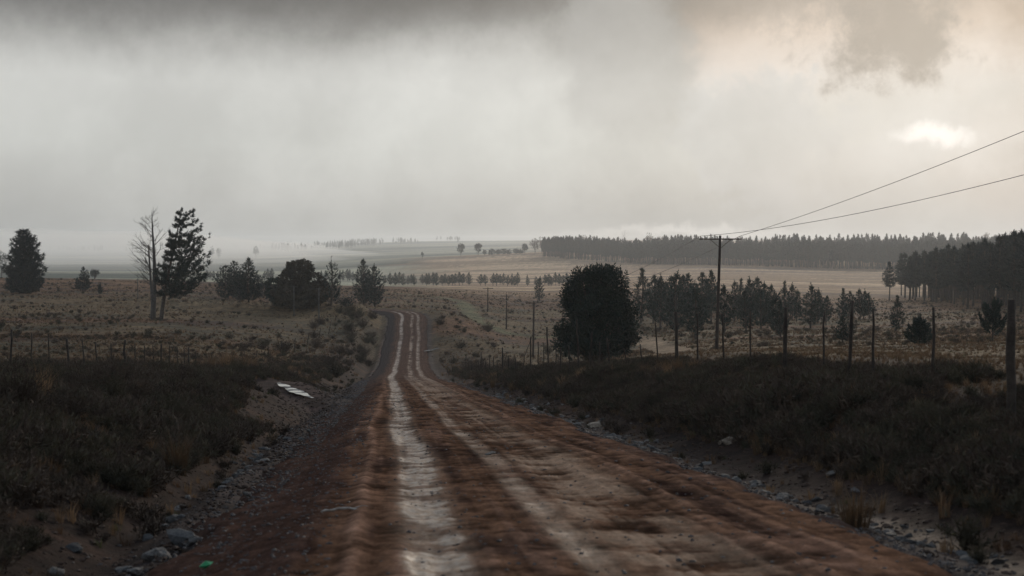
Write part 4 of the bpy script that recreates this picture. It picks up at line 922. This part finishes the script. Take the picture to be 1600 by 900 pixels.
# ------------------------------------------------------------------ utility poles and their two cables
def utility_pole(px, d_, top, label, lean=0.0, arm=1.65, yaw=0.0, r0=0.14, brace=True, stay=False, x_=None, extra=None, name='utility_pole'):
    if x_ is None: x, y, z = at(px, d_)
    else: x, y, z = x_, d_, gz(x_, d_)
    h = ztop(top, d_) - z; e = empty(name, (x, y, z), label, 'pole')
    g = Geo(); q = np.linspace(0, 1, 8); g.tube(np.stack([lean * h * q, 0 * q, -0.5 + (h + 0.5) * q], 1), r0 * (1 - 0.32 * q), 10); link('pole_shaft', g.mesh('pole_shaft', True), M['pole'], e)
    heights = [h - 0.28] + ([extra] if extra else []); cy_, sy_ = math.cos(yaw), math.sin(yaw); ends = []
    for hz in heights:
        cxm = lean * hz; ps = np.array([[-arm, 0], [arm, 0]]); g = Geo()
        ww, hh = 0.05, 0.05; v = np.array([[sx * arm, sy2 * ww - 0.13, hz + sz * hh] for sx in (-1, 1) for sy2 in (-1, 1) for sz in (-1, 1)]); v[:, 0] += cxm
        f = np.array([[0, 1, 3], [0, 3, 2], [4, 6, 7], [4, 7, 5], [0, 4, 5], [0, 5, 1], [2, 3, 7], [2, 7, 6], [0, 2, 6], [0, 6, 4], [1, 5, 7], [1, 7, 3]])
        R_ = np.array([[cy_, -sy_, 0], [sy_, cy_, 0], [0, 0, 1]]); g.add(v @ R_.T, f); arm_o = link('crossarm', g.mesh('crossarm'), M['pole'], e)
        for sx in (-1, 1):
            if brace:
                g = Geo(); g.tube(np.array([[cxm, -0.2, hz - 0.72], [cxm + sx * 0.78, -0.2, hz - 0.05]]) @ R_.T, 0.022, 4); link('brace', g.mesh('brace'), M['pole'], arm_o)
            g = Geo(); zz = np.array([0, .03, .05, .09, .11, .15, .17]); rr_ = np.array([.015, .05, .02, .055, .02, .04, .012])
            g.tube(np.stack([np.full(7, cxm + sx * (arm - 0.10)), np.full(7, -0.13), hz + 0.06 + zz], 1) @ R_.T, rr_, 8); link('insulator', g.mesh('insulator', True), M['porcelain'], arm_o)
            ends.append(np.array([x, y, z]) + np.array([cxm + sx * (arm - 0.10), -0.13, hz + 0.24]) @ R_.T)
    if stay:
        g = Geo(); g.tube(np.array([[0, 0, h * 0.42], [-1.2, -0.4, -0.1]]), 0.05, 6); link('stay_prop', g.mesh('stay_prop'), M['pole'], e)
    return ends
p1 = utility_pole(1120, 111, 368, 'tall dark utility pole with a wide crossarm on the right', 0.028, yaw=0.05)
p2 = utility_pole(833, 188, 470, 'utility pole with a slanted prop left of the bushy tree', 0.015, 1.1, 0.1, 0.15, False, True)
p3 = utility_pole(791, 262, 460, 'utility pole in the valley, middle of three left of the bushy tree', 0.012, 1.1, 0.1, 0.15, False)
p4 = utility_pole(762, 316, 449, 'utility pole in the valley farthest from the camera, left of three', 0.01, 1.1, 0.1, 0.15, False)
x0, y0 = 29.5, 31.0; z0 = gz(x0, y0)
e0 = utility_pole(0, y0, EYE - 11.3 / y0 * F, 'utility pole beside the camera carrying the near cable ends', 0, 1.65, 0.05, 0.16, x_=x0, extra=6.3 - z0)
def cable(label, pts, sags):
    g = Geo(); P_ = []
    for a, b_, sg in zip(pts[:-1], pts[1:], sags):
        q = np.linspace(0, 1, 24, endpoint=False)[:, None]; P_.append(a * (1 - q) + b_ * q - np.array([0, 0, 1.0]) * (4 * sg * q * (1 - q)))
    P_.append(pts[-1][None]); P_ = np.concatenate(P_); base = P_[0].copy(); g.tube(P_ - base, 0.017, 5)
    tag(link('power_cable', g.mesh('power_cable', True), M['cable'], None, base), label, 'cable')
cable('upper black cable crossing the sky to the right of the tall pole', [e0[1], p1[1], p2[1], p3[1], p4[1]], [0.8, 1.2, 1.0, 0.8])
cable('lower black cable crossing the sky to the right of the tall pole', [e0[2], p1[0], p2[0], p3[0], p4[0]], [1.2, 1.3, 1.0, 0.8])
def thin_pole(px, d_, top, label, arm=0.5):
    x, y, z = at(px, d_); h = ztop(top, d_) - z; e = empty('wooden_pole', (x, y, z), label, 'pole')
    g = Geo(); q = np.linspace(0, 1, 4); g.tube(np.stack([0 * q, 0 * q, -.3 + (h + .3) * q], 1), 0.12 - 0.03 * q, 7); link('pole_shaft', g.mesh('pole_shaft', True), M['deadwood'], e)
    g = Geo(); g.tube(np.array([[-arm, 0, h - .15], [arm, 0, h - .15]]), 0.05, 4); link('crossarm', g.mesh('crossarm'), M['deadwood'], e)
    return np.array([x, y, z + h])
t1_ = thin_pole(459, 246, 447, 'thin pole in front of the big brownish tree'); t2_ = thin_pole(498, 228, 450, 'thin pole between the brownish tree and the spike-topped conifer')
thin_pole(215, 300, 436, 'thin short pole just left of the bare dead tree', 0.25)
g = Geo(); q = np.linspace(0, 1, 12)[:, None]; g.tube((t2_ - t1_) * q - np.array([0, 0, 1.6]) * q * (1 - q), 0.014, 4)
tag(link('telephone_wire', g.mesh('telephone_wire'), M['wire'], None, t1_), 'sagging pale wire between the two thin poles on the left', 'wire')

# ------------------------------------------------------------------ stones
def rock_mesh(seed, flat=0.6, rough=0.28, sub=2):
    import bmesh
    bm = bmesh.new(); bmesh.ops.create_icosphere(bm, subdivisions=sub, radius=1.0)
    r = rnd(seed); pl = r.normal(size=(9, 3)); pl /= np.linalg.norm(pl, axis=1)[:, None]; off = r.uniform(0.55, 0.9, 9)
    st = np.array([1.0, r.uniform(.6, .9), flat * r.uniform(.75, 1.2)])
    for v in bm.verts:
        c = np.array(v.co); 
        for n_, o_ in zip(pl, off):
            dd_ = c @ n_ - o_
            if dd_ > 0: c = c - n_ * dd_
        c = c * (1 + rough * 0.35 * r.normal()) * st; v.co = c
    me = bpy.data.meshes.new('rock'); bm.to_mesh(me); bm.free(); return me
RK = {m_: [rock_mesh(600 + k_ + 20 * n_, 0.55) for k_ in range(6)] for n_, m_ in enumerate(('rock', 'rockdark', 'rocktan', 'rockred'))}
def rock(x, y, size, kind, label, group=None, k_=0, rz=0.0, tilt=0.0, sink=0.42, name='rock'):
    z = gz(x, y); o = link(name, RK[kind][k_ % 6], M[kind], None, (x, y, z + size * (0.5 - sink) * 0.55), (tilt, tilt * .6, rz), size)
    return tag(o, label, 'rock', group)
def sl(s, l):
    p_ = road_at(np.array([l]))[0]; q_ = road_at(np.array([l + 0.5]))[0] - p_; q_ /= np.hypot(q_[0], q_[1]); return p_[0] + q_[1] * s, p_[1] - q_[0] * s
r = rnd(650)
for k_ in range(210):
    l_ = 12 + 60 * r.random()**1.15; s_ = 3.40 + abs(r.normal()) * (0.30 + 0.004 * l_); x, y = sl(s_, l_)
    rock(x, y, r.uniform(0.035, 0.105) * (0.8 + l_ / 70), ('rock', 'rockdark', 'rockdark', 'rock')[int(r.integers(4))], 'grey broken stone in the rubble along the right road edge', 'rubble stones along the right road edge', int(r.integers(6)), r.uniform(0, 6), r.uniform(-.5, .5), name='rubble_stone')
for k_ in range(75):
    l_ = 10 + 32 * r.random(); s_ = -4.25 + r.normal() * 0.45; x, y = sl(s_, l_)
    rock(x, y, r.uniform(0.04, 0.15), ('rock', 'rockdark', 'rockdark', 'rock')[int(r.integers(4))], 'grey broken stone in the ditch left of the road', 'stones in the left ditch', int(r.integers(6)), r.uniform(0, 6), r.uniform(-.5, .5), name='ditch_stone')
for px, d_, sz, kd, lb, kk in [(1146, 25.5, .19, 'rocktan', 'pale tan block among the rubble at the right road edge', 0), (1128, 26, .10, 'rocktan', 'small tan stone left of the pale tan block', 1), (1315, 29.5, .34, 'rockred', 'reddish low boulder beside the leaning fence post', 2),
        (1338, 29.2, .22, 'rockred', 'smaller reddish boulder right of the leaning fence post', 3), (1302, 19.5, .11, 'rock', 'pale grey stone on the right bank above the puddle', 4), (1272, 22, .13, 'rockdark', 'dark flat stone on the right bank', 5),
        (1168, 32, .16, 'rock', 'grey angular stone halfway up the right bank', 2), (973, 46, .34, 'rock', 'grey boulder in the scrub below the dark bushy tree', 1), (930, 37, .24, 'rocktan', 'flat pale slab in the rubble by the bank', 3), (765, 23.3, .13, 'rock', 'flat grey stone lying on the road between the tracks', 4),
        (148, 11.2, .34, 'rock', 'big pale-rimmed boulder in the ditch at the bottom left', 5), (72, 12.0, .16, 'rockdark', 'dark stone left of the big pale-rimmed boulder', 2), (240, 14.0, .17, 'rock', 'pale-topped stone in the left ditch', 1), (285, 15, .2, 'rockdark', 'broad dark slab lying in the left ditch', 0),
        (272, 18.6, .18, 'rock', 'pair-like grey stone high in the left ditch', 3), (1330, 30.5, .0, 'rock', '', 0)]:
    if sz: 
        x, y, z = at(px, d_); o = rock(x, y, sz, kd, lb, None, kk, kk * 1.1, 0.15)
        if px == 765: o.location.z = float(road_at(np.array([y]))[0, 2]) + 0.04; o.scale = (sz, sz * .8, sz * .45)
# loose grit on the verges and shoulders
M['grit'] = varied('grit', (0.045, 0.036, 0.033), (0.095, 0.078, 0.070), 7, rough=0.7, spec=0.2, rand=0.8)
GR = [(rock_mesh(680 + k_, 0.6, 0.3, 1), M['grit']) for k_ in range(6)]
n = 9000; l_ = 9 + 110 * r.random(n)**1.4; s_ = np.where(r.random(n) < .45, 2.75 + np.abs(r.normal(size=n)) * .55, -2.9 - np.abs(r.normal(size=n)) * 0.75)
rp_ = road_at(l_); tq = road_at(l_ + .5) - rp_; tq /= np.hypot(tq[:, 0], tq[:, 1])[:, None]
x = rp_[:, 0] + tq[:, 1] * s_; y = rp_[:, 1] - tq[:, 0] * s_
scatter('loose_gravel', np.stack([x, y, ground(x, y, under_road=False) + .004], 1), r.uniform(0, 6.28, n), r.uniform(.008, .035, n) * (0.8 + l_ / 60), r.integers(0, 6, n), GR, 'loose grey gravel along both road shoulders')

CL = [(rock_mesh(690 + k_, 0.6, 0.4, 1), varied('earth_clod', (0.030, 0.020, 0.015), (0.070, 0.040, 0.027), 5, rand=0.9)) for k_ in range(3)]
n = 16000; l_ = 8 + 90 * r.random(n)**1.4; s_ = np.where(r.random(n) < .55, 3.2 + np.abs(r.normal(size=n)) * 1.7, -3.5 - np.abs(r.normal(size=n)) * 1.6)
rp_ = road_at(l_); tq = road_at(l_ + .5) - rp_; tq /= np.hypot(tq[:, 0], tq[:, 1])[:, None]
x = rp_[:, 0] + tq[:, 1] * s_; y = rp_[:, 1] - tq[:, 0] * s_
scatter('earth_clods', np.stack([x, y, ground(x, y, under_road=False)], 1), r.uniform(0, 6.28, n), (0.012 + 0.05 * r.random(n)**3) * (0.8 + l_ / 60), r.integers(0, 3, n), CL, 'crumbled brown earth over the cut banks')
n = 9000; l_ = 9 + 60 * r.random(n)**1.4; s_ = np.where(r.random(n) < .6, -1.9 - 1.3 * r.random(n), -1.5 + 4.2 * r.random(n))
rp_ = road_at(l_); tq = road_at(l_ + .5) - rp_; tq /= np.hypot(tq[:, 0], tq[:, 1])[:, None]
x = rp_[:, 0] + tq[:, 1] * s_; y = rp_[:, 1] - tq[:, 0] * s_
li = np.clip(np.searchsorted(LS, l_), 0, len(LS) - 1); si = np.clip(np.round((s_ - SS[0]) / (SS[1] - SS[0])).astype(int), 0, len(SS) - 1)
scatter('road_grit', np.stack([x, y, RZ[li, si] + 0.002], 1), r.uniform(0, 6.28, n), (0.006 + 0.03 * r.random(n)**3) * (0.8 + l_ / 60), r.integers(0, 6, n), GR, 'small loose stones scattered over the road')

# ------------------------------------------------------------------ standing water and wet sand
wm_, t, b = material('ditch_water', 0.12, 0.5); b.inputs['Base Color'].default_value = (0.05, 0.043, 0.036, 1)
t.l.new(t.ss(t.noise(t.node('ShaderNodeTexCoord').outputs['Object'], 1.3, 4), 0.42, 0.62, 0.06, 0.75), b.inputs['Roughness'])
bn = t.node('ShaderNodeBump'); bn.inputs['Strength'].default_value = 0.15; t.l.new(t.noise(t.node('ShaderNodeTexCoord').outputs['Object'], 3.0), bn.inputs['Height']); t.l.new(bn.outputs[0], b.inputs['Normal'])
def sheet(name, pts, seed, wid, mat, label, lift=0.02, level=True):
    """a ragged-edged lens of water or sand along a line on the ground"""
    pts = np.array(pts, float); n_ = 40; q = np.linspace(0, 1, n_); qq = np.linspace(0, 1, len(pts))
    c = np.stack([np.interp(q, qq, pts[:, 0]), np.interp(q, qq, pts[:, 1])], 1); dv = np.gradient(c, axis=0); dv /= np.linalg.norm(dv, axis=1)[:, None]
    w_ = wid * (np.sin(np.pi * np.clip(q, .02, .98))**0.6) * (1 + 0.9 * fbm(q * 7, q * 0, 2, seed)) + 0.02
    gx = c[:, None, 0] + dv[:, None, 1] * w_[:, None] * np.linspace(-1, 1, 9)[None]; gy = c[:, None, 1] - dv[:, None, 0] * w_[:, None] * np.linspace(-1, 1, 9)[None]
    z = ground(gx, gy, under_road=False)
    if level:
        zc = np.convolve(np.pad(z.mean(1), 6, mode='edge'), np.ones(13) / 13, 'valid'); z = np.repeat(zc[:, None], 9, 1) + 0.06
    i_ = np.arange(n_ - 1)[:, None]; j_ = np.arange(8)[None]; f = np.stack([i_ * 9 + j_, i_ * 9 + j_ + 1, (i_ + 1) * 9 + j_ + 1, (i_ + 1) * 9 + j_], -1).reshape(-1, 4)
    return tag(link(name, make_mesh(name, np.stack([gx, gy, z + lift], -1).reshape(-1, 3), f, True), mat), label, None, None, 'structure')
def pd(px, py):
    d_ = hit(px, py, 8); return ((px - 800) / F * d_, d_)
pz = sheet('puddle', [(-11.0, 66.8), (-9.7, 63.3), (-8.5, 60.4)], 71, 0.27, wm_, 'bright puddle reflecting the sky left of the road', 0.0)
pz.data.vertices.foreach_set('co', (lambda a: (a.__setitem__((slice(None), 2), POND_Z), a)[1])(np.array([v.co for v in pz.data.vertices], np.float32)).ravel()); pz.data.update()
sheet('runnel', [pd(662, 552), pd(672, 549), pd(686, 546)], 73, 0.35, wm_, 'small bright runnel right of the road in the dip', 0.06)

# a pale stick on the road, a green scrap in the ditch
rs_ = rnd(91); g = Geo(); q = np.linspace(0, 1, 16); g.tube(np.stack([-.31 + .62 * q, .10 * np.sin(q * 4.4) + .012 * rs_.normal(size=16), .012 + .03 * np.clip(np.sin(q * 3.1 + .2), 0, 1) + .006 * rs_.normal(size=16)], 1), 0.012 * (1.15 - .8 * np.abs(q - .4)) * rs_.uniform(.7, 1.2, 16), 6); g.tube(np.array([[.02, .09, .045], [.10, .16, .06], [.15, .19, .05]]), [.007, .005, .003], 5)
x, y = 14.6 * (547 - 800) / F, 14.6
tag(link('stick', g.mesh('stick', True), varied('peeled_wood', (0.20, 0.165, 0.135), (0.36, 0.32, 0.275), 14), None, (x, y, gz(x, y) + .01)), 'pale bent stick lying on the left of the road', 'stick')
g = Geo(); v = np.array([[-.05, -.03, 0], [.05, -.035, .02], [.06, .03, .03], [-.045, .04, .01], [0, 0, .045], [.0, -.01, -.02]]); g.add(v, [[0, 1, 4], [1, 2, 4], [2, 3, 4], [3, 0, 4], [1, 0, 5], [2, 1, 5], [3, 2, 5], [0, 3, 5]])
x, y, z = at(318, 12.0); tag(link('litter', g.mesh('litter'), varied('green_plastic', (0.03, 0.22, 0.08), (0.05, 0.3, 0.12), 5, rough=.4), None, (x, y, z + .03)), 'crumpled bright green scrap of litter beside the left ditch', 'litter')

# ------------------------------------------------------------------ scrub on the banks
SH = [(shrub_mesh(700 + k_, 420, (0.75, 0.95, 0.6, 0.85, 1.05)[k_], (0.7, 0.6, 0.8, 0.75, 0.65)[k_], 0.055, 4), M[('heath', 'heath2', 'heath', 'heath2', 'heath')[k_]]) for k_ in range(5)]
BT = [(blades(720 + k_, 110, (0.85, 0.7, 1.0)[k_], 0.55, 0.008, 0.16), M['grass_tan']) for k_ in range(3)]
r = rnd(730)
def bush(x, y, k_, sc, label, group=None):
    o = link('shrub', SH[k_][0], SH[k_][1], None, (x, y, gz(x, y) - .03), (0, 0, r.uniform(0, 6)), (sc, sc, sc * r.uniform(.75, 1.1))); tag(o, label, 'shrub', group)
for k_ in range(130):
    l_ = 14 + 62 * r.random()**1.3; s_ = -6.2 - 1.2 * (l_ < 26) - abs(r.normal()) * 4.5; x, y = sl(s_, l_); u_ = 800 + F * x / y
    if u_ < -60:
        if y < 30: continue
        x = (r.uniform(-40, 380) - 800) / F * y
    if road_coords(np.array([x]), np.array([y]))[0][0] > -5.2: continue
    if seg_dist(np.array([x]), np.array([y]), POND + [(-7.6, 50), (-6.2, 42)])[0] < 2.6: continue
    bush(x, y, int(r.integers(5)), r.uniform(.4, .85), 'dark twiggy heath shrub on the left road bank', 'heath shrubs on the left bank')
for k_ in range(110):
    l_ = 9.5 + 80 * r.random()**1.35; s_ = 5.0 + abs(r.normal()) * 0.9; x, y = sl(s_, l_)
    bush(x, y, int(r.integers(5)), r.uniform(.25, .52), 'dark twiggy heath shrub on the right road bank', 'heath shrubs on the right bank')
for k_ in range(60):
    l_ = 120 + 125 * r.random(); s_ = -4.6 - abs(r.normal()) * 5 if k_ % 3 else 4.6 + abs(r.normal()) * 6; x, y = sl(s_, l_)
    bush(x, y, int(r.integers(5)), r.uniform(.8, 1.8), 'dark shrub on the slopes beside the road in the dip', 'shrubs beside the road in the dip')
def tuft(px, d_, k_, sc, label, group=None):
    x, y, z = at(px, d_); tag(link('grass_tuft', BT[k_][0], BT[k_][1], None, (x, y, z - .03), (0, 0, r.uniform(0, 6)), sc), label, 'grass tuft', group)
tuft(275, 24, 0, 1.0, 'upright dry grass tuft among the dark scrub left of the road'); tuft(62, 27, 2, 0.95, 'arching dry grass tuft at the left edge of the scrub')
tuft(1340, 14.5, 1, 0.8, 'thin dry tuft low on the right bank near the camera')
for k_, (px, d_) in enumerate([(330, 88), (345, 90), (362, 92), (378, 94), (395, 96), (352, 86), (385, 90), (320, 84)]):
    tuft(px, d_, k_ % 3, r.uniform(1.2, 1.7), 'tan grass tuft in the pale clump at the end of the left fence', 'tan grass clump by the left fence')
for k_, (px, d_) in enumerate([(880, 56), (895, 54), (905, 56), (918, 53), (1010, 45), (1035, 44), (1060, 44), (1085, 43), (1045, 42), (848, 60), (800, 70), (770, 80)]):
    tuft(px, d_, k_ % 3, r.uniform(.6, .95), 'tan grass tuft along the top of the right bank', 'tan tufts on the right bank')

# ------------------------------------------------------------------ haze
hz = bpy.data.materials.new('haze_air'); hz.use_nodes = True; hz.node_tree.nodes.clear()
vo = hz.node_tree.nodes.new('ShaderNodeVolumePrincipled'); vo.inputs['Color'].default_value = (0.95, 0.98, 1.0, 1); vo.inputs['Density'].default_value = 0.00014; vo.inputs['Anisotropy'].default_value = 0.48
mo = hz.node_tree.nodes.new('ShaderNodeOutputMaterial'); hz.node_tree.links.new(vo.outputs[0], mo.inputs['Volume'])
v = np.array([[x, y, z] for x in (-12600, 12600) for y in (-12600, 12600) for z in (-70, 34)], float)
f = np.array([[0, 1, 3, 2], [4, 6, 7, 5], [0, 4, 5, 1], [2, 3, 7, 6], [0, 2, 6, 4], [1, 5, 7, 3]])
tag(link('haze', make_mesh('haze', v, f), hz), 'pale haze filling the valley air', None, None, 'stuff')

# the bank of fog lying in the far valley on the left: a wedge of air that thickens with distance
fu = np.linspace(-900, 800, 40); fd = np.geomspace(700, 11500, 40); FU, FD_ = np.meshgrid(fu, fd, indexing='ij')
ft = -56 + 80 * sstep(500, 3000, FD_) * sstep(820, 150, FU) + 14 * fbm(FU / 150, np.log(FD_) * 6, 3, 95) * sstep(1100, 1800, FD_) * sstep(790, 600, FU)
fx = (FU - 800) / F * FD_; n_ = 40
top = np.stack([fx, FD_, np.maximum(ft, -65.9)], -1).reshape(-1, 3); bot = np.stack([fx, FD_, np.full_like(fx, -66.5)], -1).reshape(-1, 3)
i_ = np.arange(n_ - 1)[:, None]; j_ = np.arange(n_ - 1)[None]; qd = np.stack([i_ * n_ + j_, (i_ + 1) * n_ + j_, (i_ + 1) * n_ + j_ + 1, i_ * n_ + j_ + 1], -1).reshape(-1, 4)
rim = np.concatenate([np.arange(n_ - 1) * n_, (n_ - 1) * n_ + np.arange(n_ - 1), (n_ - 1 - np.arange(n_ - 1)) * n_ + n_ - 1, n_ - 1 - np.arange(n_ - 1)]); rn = np.roll(rim, -1)
wall = np.stack([rim, rim + n_ * n_, rn + n_ * n_, rn], -1)
fgm = bpy.data.materials.new('fog_air'); fgm.use_nodes = True; fgm.node_tree.nodes.clear()
vo = fgm.node_tree.nodes.new('ShaderNodeVolumePrincipled'); vo.inputs['Color'].default_value = (1.0, 0.995, 0.98, 1); vo.inputs['Density'].default_value = 0.00055; vo.inputs['Anisotropy'].default_value = 0.5
mo = fgm.node_tree.nodes.new('ShaderNodeOutputMaterial'); fgm.node_tree.links.new(vo.outputs[0], mo.inputs['Volume'])
tag(link('fog', make_mesh('fog', np.concatenate([top, bot]), np.concatenate([qd, qd[:, ::-1] + n_ * n_, wall])), fgm), 'low fog lying over the far valley on the left', None, None, 'stuff')

import bmesh
bm = bmesh.new(); fo = bpy.data.objects['fog']; bm.from_mesh(fo.data); bmesh.ops.recalc_face_normals(bm, faces=bm.faces); bm.to_mesh(fo.data); bm.free()
